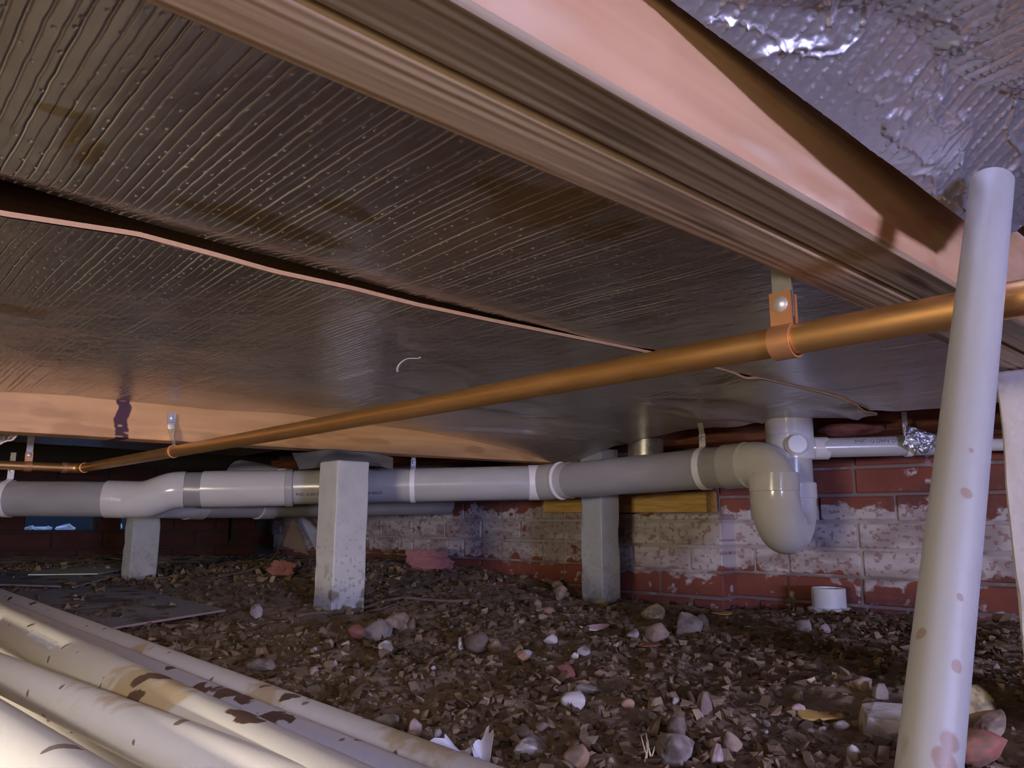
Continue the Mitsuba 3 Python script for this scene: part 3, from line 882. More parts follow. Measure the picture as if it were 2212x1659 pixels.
capn = unit([-0.10, -1.0, 0.0])
cc = c2 + Z * 0.474 + capn * (RT - 0.004)
put('plug', lathe(cc, capn, [(0, 0.030), (0.012, 0.030), (0.013, 0.029), (0.014, 0.0265), (0.024, 0.0265), (0.0265, 0.024), (0.0265, 0.0)], 32), 'mat_pvc_light', te)
b0, b1, b2 = at(1716, 969, 2.14), at(1788, 968, 2.135), at(2075, 960, 2.09)
put('branch_socket', sleeve(at(1755, 969, 2.137), b1, 0.0315, 0.002), 'mat_pvc_light', te)
put('branch_pipe', tube(line(b0, b2), 0.0272, 32), 'mat_pvc_mid', dp)
put('branch_pipe', tube(line(at(2068, 960.5, 2.09), at(2330, 961, 2.08)), 0.017, 24), 'mat_pvc_light', dp)


def wrap_text(text, p0, axis, r, h, theta, bsdf, parent, up=Z):
    """printing that follows the pipe's surface, read along +axis"""
    m = meshkit.text_mesh(text, h, 0.0004, bold=True)
    ax_ = unit(axis)
    side = unit(np.cross(up, ax_))            # level, across the pipe
    if side @ (EYE - p0) < 0: side = -side
    upn = unit(np.cross(ax_, side));  upn = upn if upn[2] > 0 else -upn
    v = m.vertices
    th = theta + v[:, 1] / r
    rad = r + 0.0002 + v[:, 2]
    m.vertices = p0 + np.outer(v[:, 0], ax_) + rad[:, None] * (np.cos(th)[:, None] * side + np.sin(th)[:, None] * upn)
    return put('lettering', m, bsdf, parent, smooth=False)


wrap_text('PVC-U SC DN100  PVC-U DWV DN100 SN10', at(630, 1053, 2.52) + unit(e2 - at(630, 1053, 2.52)) * 0.026, e2 - at(630, 1053, 2.52), R, 0.0090, -0.55, 'mat_ink', dp)
wrap_text('PVC-U DWV DN50 SC', b0 + unit(b2 - b0) * 0.155, b2 - b0, 0.0272, 0.011, 0.30, 'mat_ink_small', dp)

# short galvanised sleeve behind the pipe
q0 = at(1395, 990, 2.62)
put('metal_sleeve', lathe(np.array([q0[0], q0[1], 0.44]), Z, [(0, 0.0), (0, 0.060), (0.10, 0.060), (0.10, 0.0)], 32), 'mat_zinc', smooth=40, label='short galvanised metal sleeve showing above the drain pipe under the foil', cat='metal sleeve')


def on_axis(a, b, px):
    d = ray(px, 1050)
    nrm = np.cross(d, Z)
    w = b - a
    return a + w * float(-((a - EYE) @ nrm) / (w @ nrm))


# white saddle straps round the drain pipe
def pipe_strap(c, axis, r, w, top, label, hanger=None, bsdf='mat_strap_white', lean=0.0):
    k = thing('pipe_strap', label, 'pipe strap')
    ax_ = unit(axis)
    side = unit(np.cross(Z, ax_))
    if side @ (EYE - c) < 0: side = -side
    upn = unit(np.cross(side, ax_)); upn = upn if upn[2] > 0 else -upn
    a = np.linspace(math.radians(78), math.radians(-262), 46)
    ring = [c + (r + 0.0018) * (math.cos(t) * side + math.sin(t) * upn) for t in a]
    tab0 = ring[0] + upn * 0.006 + side * -0.008
    tab1 = tab0 + Z * top
    put('band', strip(np.array([tab1, tab0] + ring), ax_, w, 0.0022), bsdf, k, smooth=30)
    scr = tab0 + Z * top * 0.62 + side * 0.001
    put('screw', lathe(scr, side, [(0, 0.0055), (0.002, 0.0055), (0.0036, 0.003), (0.0036, 0.0)], 14), 'mat_bolt', k)
    if hanger:
        h0 = tab1 - Z * 0.008 - side * 0.002
        h1 = h0 + Z * hanger + ax_ * lean
        put('hanger', strip(np.array([h0, (h0 + h1) / 2, h1]), ax_, w * 0.85, 0.0018), 'mat_zinc', k, smooth=30)
    return k


pipe_strap(on_axis(d0, d1b, 22), d1b - d0, R, 0.020, 0.040, 'white strap holding the left end of the drain pipe, below the copper pipe', hanger=0.05)
c_ = on_axis(at(630, 1053, 2.52), e2, 893)
pipe_strap(c_, e2 - at(630, 1053, 2.52), R, 0.016, 0.020, 'white strap round the drain pipe just right of the whitish stump', hanger=0.10)
c_ = on_axis(g0, g1, 1524)
pipe_strap(c_, g1 - g0, R + 0.001, 0.019, 0.034, 'white strap on a metal hanger near the right end of the drain pipe', hanger=0.040, lean=-0.006)
pipe_strap(on_axis(b0, b2, 1968), b2 - b0, 0.0272, 0.016, 0.018, 'white clip round the thin branch pipe beside the foil scrap', hanger=0.05)
# bright scrap of foil wrapped over the branch pipe
k = thing('foil_scrap', 'small crumpled silver foil scrap draped over the thin branch pipe beside the pole', 'foil')
c_ = at(1992, 950, 2.06)
n = 34
V = []
ex, ez = unit(b2 - b0), Z
for i_ in range(n):
    for j_ in range(n):
        a, b_ = i_ / (n - 1), j_ / (n - 1)
        x = (a - 0.5) * 0.105 + 0.03 * (1 - b_) * (0.5 - a)
        z = 0.045 - 0.086 * b_ * (1 - 0.35 * abs(a - 0.45) * 2) - 0.03 * a * (1 - b_)
        y = 0.004 - 0.02 * math.sin(b_ * 2.4)
        V.append([x, y, z])
V = np.array(V)
V[:, 1] += (np.abs(meshkit.fbm(V * np.array([40, 1, 40]), 2, 4) - 0.5) + 0.5 * np.abs(meshkit.fbm(V * np.array([110, 1, 110]), 2, 6) - 0.5)) * 0.035
W = c_ + np.outer(V[:, 0], ex) + np.outer(V[:, 1], np.array([0, 1.0, 0])) + np.outer(V[:, 2], Z)
i = (np.arange(n - 1)[:, None] * n + np.arange(n - 1)[None]).ravel()
put('foil_facing', (W, np.stack([i, i + 1, i + n + 1, i + n], 1)), 'mat_foil_crumpled', k, smooth=30)
put('backing_edge', tube(W.reshape(n, n, 3)[0, ::3], 0.0018, n=6), 'mat_pvc_ring', k, smooth=True)
# pink insulation bulging above the branch pipe
bl = trimesh.creation.icosphere(3, 1.0)
v = bl.vertices
v = v * (1 + 0.25 * (meshkit.fbm(v * 2.2, 3, 8)[:, None] - 0.5))
cbl = at(1838, 927, 2.36)
bl.vertices = cbl + np.outer(v[:, 0] * 0.10, WD) + np.outer(v[:, 1] * 0.06, WN) + np.outer(v[:, 2] * 0.022, Z)
put('foam_lump', bl, 'mat_foam_dull', smooth=True, label='dull pink insulation bulging above the thin branch pipe at the wall top', cat='insulation')

# ------------------------------------------------------------------ copper pipe
RC = 0.0140
QC = 0.655


def cop(s, z=0.434):
    return QC * B - s * -A * -1 + 0 * Z if False else QC * B + s * A + z * Z


def cop_at(px, z=0.434):      # parameter s at an image column
    d = ray(px, 1000)
    nrm = np.cross(d, Z)
    return float(-((QC * B - EYE) @ nrm) / (A @ nrm))


sL = cop_at(176)
cEl = cop(sL, 0.428)
cp = thing('copper_pipe', 'long copper water pipe crossing diagonally under the bearers and foil', 'copper pipe')
far_l = cEl - B * 1.9
put('pipe', tube(np.array([cop(0.75, 0.436), cop(-0.6, 0.434), cop(-1.3, 0.431), cEl - 0 * A + A * 0.03]), RC, 32), 'mat_copper', cp)
put('elbow', tube(rounded([cEl + A * 0.045, cEl, cEl - B * 0.045], [0.028], 8), RC + 0.0022, 28), 'mat_copper', cp)
put('pipe', tube(line(cEl - B * 0.03, far_l), RC, 28), 'mat_copper', cp)
put('solder_ring', sleeve(cEl - B * 0.055, cEl - B * 0.040, RC + 0.003, 0.001, RC), 'mat_copper_bright', cp)


def clip(c, axis, side, zt, label, wz=0.022, tabh=0.030, bolt=True, flare=False, hang_p=None):
    k = thing('pipe_clip', label, 'pipe clip')
    ax_ = unit(axis)
    side = unit(side)
    a = np.linspace(math.radians(72), math.radians(-252), 40)
    up_ = unit(np.cross(side, ax_)); up_ = up_ if up_[2] > 0 else -up_
    ring = [c + (RC + 0.0016) * (math.cos(t) * side + math.sin(t) * up_) for t in a]
    t0 = ring[0] + Z * 0.006
    t1 = t0 + Z * tabh
    b0_ = ring[-1] + Z * 0.006
    put('saddle', strip(np.array([t1, t0] + ring + [b0_, b0_ + Z * (tabh * 0.9)]), ax_, wz, 0.0020), 'mat_copper_bright', k, smooth=30)
    mid = (t0 + b0_) / 2
    h0 = mid + Z * 0.002
    top = np.array([mid[0], mid[1], zt])
    put('hanger', strip(np.array([h0 + Z * 0.0, (h0 + top) / 2, top]), ax_, wz * 0.92, 0.0022), 'mat_zinc', k, smooth=30)
    if bolt:
        bp = t0 + Z * tabh * 0.55
        put('bolt_head', lathe(bp, side, [(0, 0.0075), (0.0015, 0.0075), (0.0035, 0.0055), (0.0045, 0.002), (0.0045, 0)], 20), 'mat_bolt', k, smooth=30)
        bq = b0_ + Z * tabh * 0.55
        put('bolt_end', lathe(bq, -side, [(0, 0.003), (0.006, 0.003), (0.006, 0)], 12), 'mat_bolt', k)
    return k


sc1 = cop_at(1712)
pc1 = cop(sc1, 0.4335)
clip(pc1, A, -B, ZB + 0.05, 'copper saddle clip with a bolt on a metal hanger under the paired bearer', wz=0.0215, tabh=0.026)
# twisted strap hanging from the back bearer
sc2 = -1.952
pc2 = cop(sc2, 0.4305)
k = thing('pipe_hanger', 'twisted metal strap hanging from the orange bearer, holding the copper pipe', 'pipe hanger')
zt = 0.525
P, Ns = [], []
nst = 26
top = solve_p(373, 880, 1.962)
for i_ in range(nst):
    u_ = i_ / (nst - 1)
    g_ = max(0.0, (u_ - 0.35) / 0.65)
    P.append(np.array([top[0], top[1], 0]) * (1 - g_) + np.array([pc2[0], pc2[1], 0]) * g_ + Z * (zt * (1 - u_) + (pc2[2] + RC) * u_))
P = np.array(P)
V, f = [], []
for i_ in range(nst):
    u_ = i_ / (nst - 1)
    th = math.radians(90) * min(1, max(0, (u_ - 0.25) / 0.5))
    wdir = B * math.cos(th) + A * math.sin(th)
    ndir = A * math.cos(th) - B * math.sin(th)
    w = 0.0095 if u_ < 0.25 else 0.0085
    for a, b_ in ((-1, -1), (1, -1), (1, 1), (-1, 1)):
        V.append(P[i_] + wdir * a * w + ndir * b_ * 0.001)
for i_ in range(nst - 1):
    for j_ in range(4):
        k_ = (j_ + 1) % 4
        f += [[i_ * 4 + j_, i_ * 4 + k_, (i_ + 1) * 4 + k_], [i_ * 4 + j_, (i_ + 1) * 4 + k_, (i_ + 1) * 4 + j_]]
put('strap', trimesh.Trimesh(V, f, process=False), 'mat_zinc', k, smooth=30)
a = np.linspace(0, 2 * math.pi, 32)
put('saddle', strip(np.array([pc2 + (RC + 0.0014) * (math.cos(t) * B + math.sin(t) * Z) for t in a]), A, 0.012, 0.0018), 'mat_copper_bright', k, smooth=30)
put('screw', lathe(top * np.array([1, 1, 0]) + Z * 0.513 + A * 0.0008, A, [(0, 0.0045), (0.002, 0.004), (0.003, 0.0)], 12), 'mat_bolt', k)
# copper saddle on the run going off to the left


def on_left_run(px):
    d = ray(px, 1000)
    nrm = np.cross(d, Z)
    return cEl + B * float(-((cEl - EYE) @ nrm) / (B @ nrm))


clip(on_left_run(61), B, A, 0.60, 'copper clip on a shiny hanger at the left end of the copper pipe', wz=0.020, tabh=0.024)

# ------------------------------------------------------------------ leaning pole
pt, pm = at(2143, 392, 0.520), at(2006, 1659, 0.381)
pdir = unit(pt - pm)
pb_ = pm + pdir * ((-0.01 - pm[2]) / pdir[2])
pole = thing('leaning_pole', 'pale plastic pole leaning at the right in front of the copper pipe', 'pole')
RP = 0.0140
Lp = np.linalg.norm(pt - pb_)
for spx, spy, r_ in ((2098, 973, 0.0035), (2089, 1064, 0.0042), (2075, 1290, 0.003), (1988, 1370, 0.005), (2068, 1440, 0.004), (2050, 1600, 0.008), (2042, 1645, 0.009)):
    u_ = (spy - 1659) / (392 - 1659.0)
    c_ = pm + (pt - pm) * (u_ * 0.381 / (0.381 * u_ + 0.520 * (1 - u_)))
    d = ray(spx, spy); d = d / np.linalg.norm(d)
    w_ = c_ - EYE
    # first hit of the view line with the pole's cylinder
    dn, wn = d - pdir * (d @ pdir), w_ - pdir * (w_ @ pdir)
    tt_ = (dn @ wn) / (dn @ dn); m2 = ((dn * tt_ - wn) ** 2).sum()
    SPOTS.append((EYE + d * (tt_ - math.sqrt(max(RP ** 2 - m2, 1e-8) / (dn @ dn))), r_ * 0.8))
put('tube', lathe(pb_, pdir, [(0, RP - 0.002)] + [(u, RP) for u in np.linspace(0.0005, Lp - 0.0015, 12)] + [(Lp - 0.0005, RP - 0.0006), (Lp, RP - 0.0018), (Lp, RP - 0.003), (Lp - 0.2, RP - 0.003)], 40), 'mat_pole', pole)

# ------------------------------------------------------------------ bundle of white pipes, lower left
bundle = [
    ((0, 1291, 2.20), (700, 1571, 0.90), 0.0225, 'white plastic pipe lying outermost on the soil, right edge of the bundle at lower left', 0.8, 0.75),
    ((0, 1316, 1.95), (700, 1628, 0.80), 0.0225, 'muddy white plastic pipe, second from the right edge of the bundle', 0.7, 0.35),
    ((0, 1338, 1.40), (289, 1504, 0.69), 0.024, 'thick cream plastic pipe with faint printing, third from the right edge of the bundle', 0.9, 0.42),
    ((0, 1453, 0.79), (500, 1668, 0.45), 0.0165, 'smooth cream pipe crossing on top in the middle of the bundle', 0.45, 0.13),
    ((0, 1500, 0.86), (235, 1680, 0.60), 0.0165, 'greenish shaded pipe between the two smooth cream pipes at the bottom left', 0.6, 0.22),
    ((0, 1628, 0.50), (150, 1740, 0.42), 0.024, 'smooth cream pipe in the bottom left corner of the picture', 0.30, 0.25),
    ((0, 1500, 1.12), (330, 1690, 0.73), 0.018, 'bluish white pipe showing low in the gap between the cream pipes', 0.6, 0.30),
    ((0, 1398, 1.36), (250, 1512, 0.95), 0.018, 'white pipe half hidden in the left gap below the printed pipe', 0.6, 0.24),
]
BP = []
for px, i_, h_, r_, och in ((24, 0, 0.3, 0.010, 0), (70, 0, 0.7, 0.009, 0), (325, 0, 0.2, 0.022, 1), (600, 0, 0.2, 0.03, 1), (640, 0, 0.75, 0.012, 0), (880, 0, 0.85, 0.02, 1), (950, 0, 0.8, 0.02, 1),
                            (372, 1, 0.85, 0.008, 0), (500, 1, 0.75, 0.017, 0), (540, 1, 0.80, 0.012, 0), (458, 1, 0.25, 0.016, 0), (552, 1, 0.0, 0.008, 0), (612, 1, 0.40, 0.014, 0), (640, 1, 0.75, 0.010, 0),
                            (345, 2, 0.85, 0.013, 0), (345, 2, 0.35, 0.042, 1), (385, 2, 0.1, 0.030, 1), (362, 2, 0.0, 0.012, 0), (340, 2, 0.55, 0.010, 0), (520, 2, 0.85, 0.014, 0), (545, 2, 0.80, 0.010, 0), (80, 2, 0.5, 0.006, 0)):
    a_, b_, rr_ = bundle[i_][0], bundle[i_][1], bundle[i_][2]
    q0, q1 = at(*a_), at(*b_)
    d = ray(px, 1400); nrm = np.cross(d, Z)
    c_ = q0 + (q1 - q0) * float(-((q0 - EYE) @ nrm) / ((q1 - q0) @ nrm))
    tocam = EYE - c_; tocam = unit(tocam - unit(q1 - q0) * (tocam @ unit(q1 - q0)))
    upv = unit(np.cross(np.cross(tocam, unit(q1 - q0)), tocam)); upv = unit(Z - tocam * (Z @ tocam) - 0)
    MUD.append((c_ + rr_ * unit(tocam * math.sqrt(max(0.05, 1 - h_ * h_)) + upv * h_), r_, och))
for a_, b_, r_, lb, back, fwd in bundle:
    q0, q1 = at(*a_), at(*b_)
    d_ = unit(q1 - q0)
    q0, q1 = q0 - d_ * back, q1 + d_ * fwd
    BP.append((q0, q1, r_))
    k = thing('plastic_pipe', lb, 'pipe')
    Lq = np.linalg.norm(q1 - q0)
    # a slight sag over the length
    us = np.linspace(0, 1, 30)
    P = q0 + np.outer(us, q1 - q0)
    body = tube(P, r_, 40, cap=False)
    ends = cat(lathe(q0, d_, [(0.0, r_), (0.0, r_ - 0.003), (0.15, r_ - 0.003)], 40), lathe(q1, -d_, [(0.0, r_), (0.0, r_ - 0.003), (0.15, r_ - 0.003)], 40))
    put('tube', cat(body, ends), 'mat_white_pipe', k, smooth=40)
    if 'printing' in lb:
        o = at(0, 1338, 1.40) + unit(at(289, 1504, 0.69) - at(0, 1338, 1.40)) * 0.455
        wrap_text('PVC-U DN40 PRESSURE PIPE', o, d_, r_, 0.0095, 0.55, 'mat_ink_faint', k)

# ------------------------------------------------------------------ sheets and offcuts on the ground at the left


def sheet(name, pts, zs, th, bsdf, edge, label, catg):
    P = [at_z(px, py, z) for (px, py), z in zip(pts, zs)]
    k = thing(name, label, catg)
    n = len(P)
    top, bot = np.array(P) + Z * th, np.array(P)
    tri = [[0, i_, i_ + 1] for i_ in range(1, n - 1)]
    m_ = trimesh.Trimesh(np.vstack([top, bot]), tri + [[a + n for a in t[::-1]] for t in tri], process=False)
    put('face', m_, bsdf, k, smooth=False)
    side = []
    for a in range(n):
        b__ = (a + 1) % n
        side.append([a, b__, b__ + n, a + n])
    put('edge', (np.vstack([top - Z * 0.0003, bot + Z * 0.0003]), np.array(side)), edge, k, smooth=False)
    return k


sheet('flat_sheet', [(487, 1321), (280, 1272), (80, 1276), (-60, 1268), (232, 1362)], [0.026, 0.038, 0.04, 0.04, 0.020], 0.006, 'mat_sheet_board', 'mat_sheet_edge', 'grey flat sheet with a pinkish cut edge lying on the soil behind the white pipes', 'board')
sheet('flat_sheet', [(262, 1243), (160, 1270), (-40, 1264), (-120, 1248), (60, 1236)], [0.050, 0.047, 0.05, 0.055, 0.055], 0.006, 'mat_sheet_board', 'mat_sheet_edge', 'grey flat sheet lying farther back, left of the left-hand stump', 'board')
sheet('plastic_strip', [(264, 1233), (210, 1241), (60, 1243), (75, 1232), (170, 1226), (264, 1215)], [0.062] * 6, 0.004, 'mat_plastic_pale', 'mat_plastic_pale', 'pale yellowish plastic strip lying on the back sheet beside the left-hand stump', 'plastic strip')


def leaning(pts, Ys, th, bsdf, label):
    P = np.array([at(px, py, Y) for (px, py), Y in zip(pts, Ys)])
    n = len(P)
    nrm = unit(np.cross(P[1] - P[0], P[2] - P[0]))
    V = np.vstack([P - nrm * th / 2, P + nrm * th / 2])
    m_ = trimesh.convex.convex_hull(V)
    put('board_offcut', m_, bsdf, smooth=False, label=label, cat='board')


leaning([(628, 1112), (612, 1178), (668, 1200), (640, 1126)], [3.95, 3.85, 3.75, 3.92], 0.006, 'mat_cardboard', 'tan triangular offcut leaning at the dark corner left of the whitish stump, nearest of three')
leaning([(634, 1112), (650, 1112), (700, 1160), (700, 1190), (680, 1185)], [4.05, 4.05, 3.92, 3.9, 3.9], 0.006, 'mat_concrete_grey', 'pale narrow offcut leaning behind the tan triangular one')
leaning([(655, 1108), (720, 1108), (720, 1165), (700, 1158)], [4.15, 4.12, 4.05, 4.05], 0.006, 'mat_cardboard', 'tan board behind the leaning offcuts, half hidden by the whitish stump')

put('outdoor_backdrop', cbox(WL0 + LD * 1.2 - LN * 0.95 + Z * 0.5, (2.4, 0.03, 0.5), B, A, Z, 0.005), 'mat_backdrop', smooth=False, label='added dark backdrop outside beyond the vent openings', kind='structure')  # added dark sheet that gives the darkness seen through the vents
# outside the vents: pale rubble in daylight
V0 = WL0 + LD * ((vents[0][0] + vents[0][2]) / 2) - LN * 0.5
put('outdoor_ground', cbox(V0 + Z * 0.10, (1.6, 0.36, 0.06), B, A, Z, 0.01), 'mat_outside', smooth=False, label='daylit paving outside the vent openings', kind='structure')
for i_, px in enumerate((84, 110, 128, 150, 168, 190, 276, 500)):
    q = WL0 + LD * left_s(px) - LN * (0.20 + 0.05 * (i_ % 3))
    hull = trimesh.convex.convex_hull(rng.normal(0, 1, (16, 3)))
    v = hull.vertices / np.abs(hull.vertices).max()
    hull.vertices = q + v * np.array([0.05, 0.045, 0.020 if i_ % 2 else 0.030]) + Z * 0.212
    put('rubble_lump', hull, 'mat_outside', smooth=False, label='pale daylit lump of rubble seen through a vent in the dark wall', cat='rubble', group='rubble outside the vents')

# ------------------------------------------------------------------ stones
def stone_mesh(seed, sub=2, ang=0.5):
    r_ = np.random.default_rng(seed)
    pts = r_.normal(0, 1, (13, 3)); pts /= np.linalg.norm(pts, axis=1, keepdims=True)
    pts *= r_.uniform(0.8, 1.0, (13, 1))
    h = trimesh.convex.convex_hull(pts)
    if sub:
        ico = trimesh.creation.icosphere(sub, 1.0)
        # project the sphere on the hull (support by face planes), soften, roughen
        d = ico.vertices
        nn, oo = h.face_normals, (h.triangles[:, 0] * h.face_normals).sum(1)
        t = (oo[None] / np.maximum(d @ nn.T, 1e-3)).min(1)
        t = np.minimum(t, 1.2)
        t = t * ang + (1 - ang) * t.mean()
        t = t * (1 + 0.16 * (meshkit.fbm(d * 3.0 + seed, 3, seed % 50) - 0.5))
        ico.vertices = d * t[:, None]
        return ico
    return h


STONES = [mikit.ply(stone_mesh(100 + i_, 3 if i_ < 8 else 2, 0.75), None, smooth=28) for i_ in range(16)]
PEBBLES = [mikit.ply(stone_mesh(300 + i_, 1, 0.85), None, smooth=False) for i_ in range(10)]


def place_stone(name, mat, px, py, w, h, label, cat_='stone', group=None, base=None, sink=0.30, depth=None, pool=STONES):
    q = ground_at(px, py + h * 0.35)
    Y = q[1]
    sx = w * Y / F / 2 / 0.76
    sz = h * Y / F / 2 / 0.70
    sy = (depth or (0.5 * sx + 0.5 * sz))
    i_ = rng.integers(len(pool)) if base is None else base
    if pool is PEBBLES: sx, sy, sz = 0.82 * sx, 0.82 * sy, 0.82 * sz
    to = T().translate((q + Z * sz * (1 - sink * 1.3)).tolist()).rotate([0, 0, 1], float(rng.uniform(-25, 25))).rotate([0, 1, 0], float(rng.uniform(-12, 12))).scale([sx, sy, sz]).rotate([0, 0, 1], float(rng.uniform(0, 360)))
    k = numbered(name)
    scene[k] = {**pool[i_], 'bsdf': {'type': 'ref', 'id': 'mat_stone_' + mat}, 'to_world': to}
    labels[k] = {'label': label, 'category': cat_}
    if group: labels[k]['group'] = group
    return k, q


BIG = [
    (1140, 1620, 98, 56, 'pale', 'large pale rounded stone at the bottom edge, right of the white pipes'),
    (1247, 1640, 56, 46, 'orange', 'orange and grey angular stone at the bottom, right of the large pale stone'),
    (1240, 1518, 58, 40, 'white', 'cream white lump with an arched top in the middle of the soil'),
    (815, 1368, 62, 48, 'grey', 'grey stone right behind the red brick fragment, below the whitish stump'),
    (852, 1345, 66, 40, 'tan', 'flat tan stone below the twig, right of the whitish stump'),
    (892, 1347, 28, 26, 'tan', 'small tan stone touching the right end of the flat tan stone'),
    (832, 1401, 30, 24, 'white', 'white chip of stone below the red brick fragment'),
    (565, 1445, 68, 32, 'grey', 'long grey stone just behind the white pipes'),
    (683, 1451, 32, 22, 'pink', 'pinkish white pebble with a dark centre, behind the white pipes'),
    (556, 1325, 32, 32, 'pale', 'round pale pebble right of the grey sheet corner'),
    (1030, 1393, 58, 42, 'brown', 'grey-brown lump with a cream chip at its left'),
    (994, 1393, 18, 24, 'white', 'cream chip leaning at the left of the grey-brown lump'),
    (1070, 1403, 30, 28, 'tan', 'tan angular stone at the right of the grey-brown lump'),
    (1135, 1426, 46, 34, 'orange', 'orange-brown rounded stone in the middle of the soil'),
    (1190, 1384, 30, 22, 'white', 'cream sliver of stone left of the pink scrap'),
    (1262, 1409, 32, 20, 'pale', 'pale grey stone below the flat pink scrap'),
    (1243, 1421, 18, 16, 'white', 'tiny white pebble left of the pale grey stone'),
    (1413, 1327, 56, 34, 'yellow', 'yellowish angular stone right of the grey stump'),
    (1488, 1358, 60, 52, 'grey', 'big two-toned grey rock near the brick wall'),
    (1520, 1348, 32, 34, 'grey', 'dark grey rock against the right of the two-toned rock'),
    (1418, 1371, 52, 38, 'tan', 'brown rounded rock left of the two-toned rock'),
    (1370, 1375, 33, 26, 'pale', 'pale rock left of the brown rounded rock'),
    (1525, 1527, 44, 46, 'pink', 'round pinkish white stone in the middle right of the soil'),
    (1583, 1615, 40, 52, 'tan', 'tall tan egg-shaped stone near the bottom edge'),
    (1549, 1636, 30, 40, 'pink', 'pinkish tan stone left of the egg-shaped stone'),
    (1466, 1632, 102, 64, 'grey', 'large rough grey-brown rock at the bottom edge'),
    (1845, 1637, 36, 36, 'white', 'white spotted pebble left of the pole foot'),
    (1866, 1480, 42, 32, 'tan', 'pinkish tan stone left of the pole'),
    (1905, 1497, 48, 30, 'grey', 'grey stone between the pinkish tan stone and the pole'),
    (830, 1566, 60, 38, 'grey', 'grey stone touching the outermost white pipe'),
    (893, 1582, 32, 38, 'pink', 'pinkish upright stone beside the outermost white pipe'),
    (2140, 1578, 100, 62, 'tan', 'rough tan lump right of the pole foot'),
    (2108, 1520, 130, 56, 'yellow', 'mossy yellow-grey lump of rubble right of the pole'),
    (1782, 1360, 28, 24, 'pink', 'pink stone in front of the white flange stub'),
    (1737, 1356, 34, 30, 'pale', 'pale stone left of the pink one before the flange stub'),
    (1213, 1287, 34, 32, 'tan', 'tan stone left of the foot of the grey stump'),
    (1205, 1268, 28, 20, 'pale', 'pale slanted chip behind the tan stone left of the grey stump'),
    (1160, 1308, 24, 20, 'tan', 'tan pebble in the row left of the grey stump'),
    (1184, 1321, 34, 18, 'orange', 'orange-tan chip right of the tan pebble'),
    (1300, 1305, 26, 20, 'yellow', 'yellowish pebble before the foot of the grey stump'),
    (1125, 1583, 42, 26, 'brown', 'brown stone above the large pale stone'),
    (1172, 1578, 38, 26, 'brown', 'rounded brown-grey stone right above the large pale stone'),
    (1355, 1524, 32, 22, 'orange', 'small orange-tan stone right of the cream lump'),
    (1880, 1592, 32, 18, 'yellow', 'pale yellow chip left of the pole, below the concrete fragment'),
    (1820, 1572, 40, 20, 'pale', 'pale stone below the yellow leaf'),
    (1730, 1508, 34, 30, 'grey', 'grey cubic stone above the yellow leaf'),
    (1725, 1537, 30, 24, 'pink', 'pinkish stone at the left tip of the yellow leaf'),
    (1465, 1580, 44, 42, 'brown', 'brown rounded clod above the large rough rock'),
    (1300, 1458, 32, 18, 'orange', 'orange pebble right of the red brick chip'),
    (1270, 1490, 60, 24, 'grey', 'long grey stone above the cream lump'),
]
for px, py, w, h, mat, lb in BIG:
    place_stone('stone', mat, px, py, w, h, lb)
for px, py, w, h, lb in ((765, 1376, 50, 40, 'red brick fragment at the left of the grey stone below the whitish stump'), (1220, 1457, 44, 34, 'dull red brick chip in the middle of the soil'), (2128, 1632, 130, 70, 'large dull red brick lump in the bottom right corner')):
    place_stone('brick_fragment', 'red', px, py, w, h, lb, 'brick fragment')

# many more stones over the soil, nearer ones larger in the picture
cols = ['brown'] * 9 + ['grey'] * 3 + ['tan'] * 2 + ['dark'] * 6 + ['yellow', 'orange'] + ['pale']
big_px = [(b_[0], b_[1], b_[2]) for b_ in BIG]
n_more = 0
while n_more < 245:
    px, py = rng.uniform(480, 2190), rng.uniform(1285, 1652)
    if py < 1330 and px < 700: continue
    if py > 1250 + 0.42 * px - 40 and px < 1000: continue
    if 690 < px < 815 and py < 1335: continue
    if any(abs(px - bx) < bw * 0.55 and abs(py - by) < bw * 0.45 for bx, by, bw in big_px): continue
    q = ground_at(px, py)
    if (q - wall_pt(0, 0)) @ WN < 0.05: continue
    w = float(rng.choice([13, 16, 20, 26], p=[0.4, 0.3, 0.2, 0.1])) * (0.7 + 0.5 * (py - 1285) / 370)
    place_stone('stone', cols[rng.integers(len(cols))], px, py, w, w * rng.uniform(0.6, 0.95), 'small stone lying in the dark soil among many like it', group='small stones scattered in the soil', pool=PEBBLES)
    n_more += 1

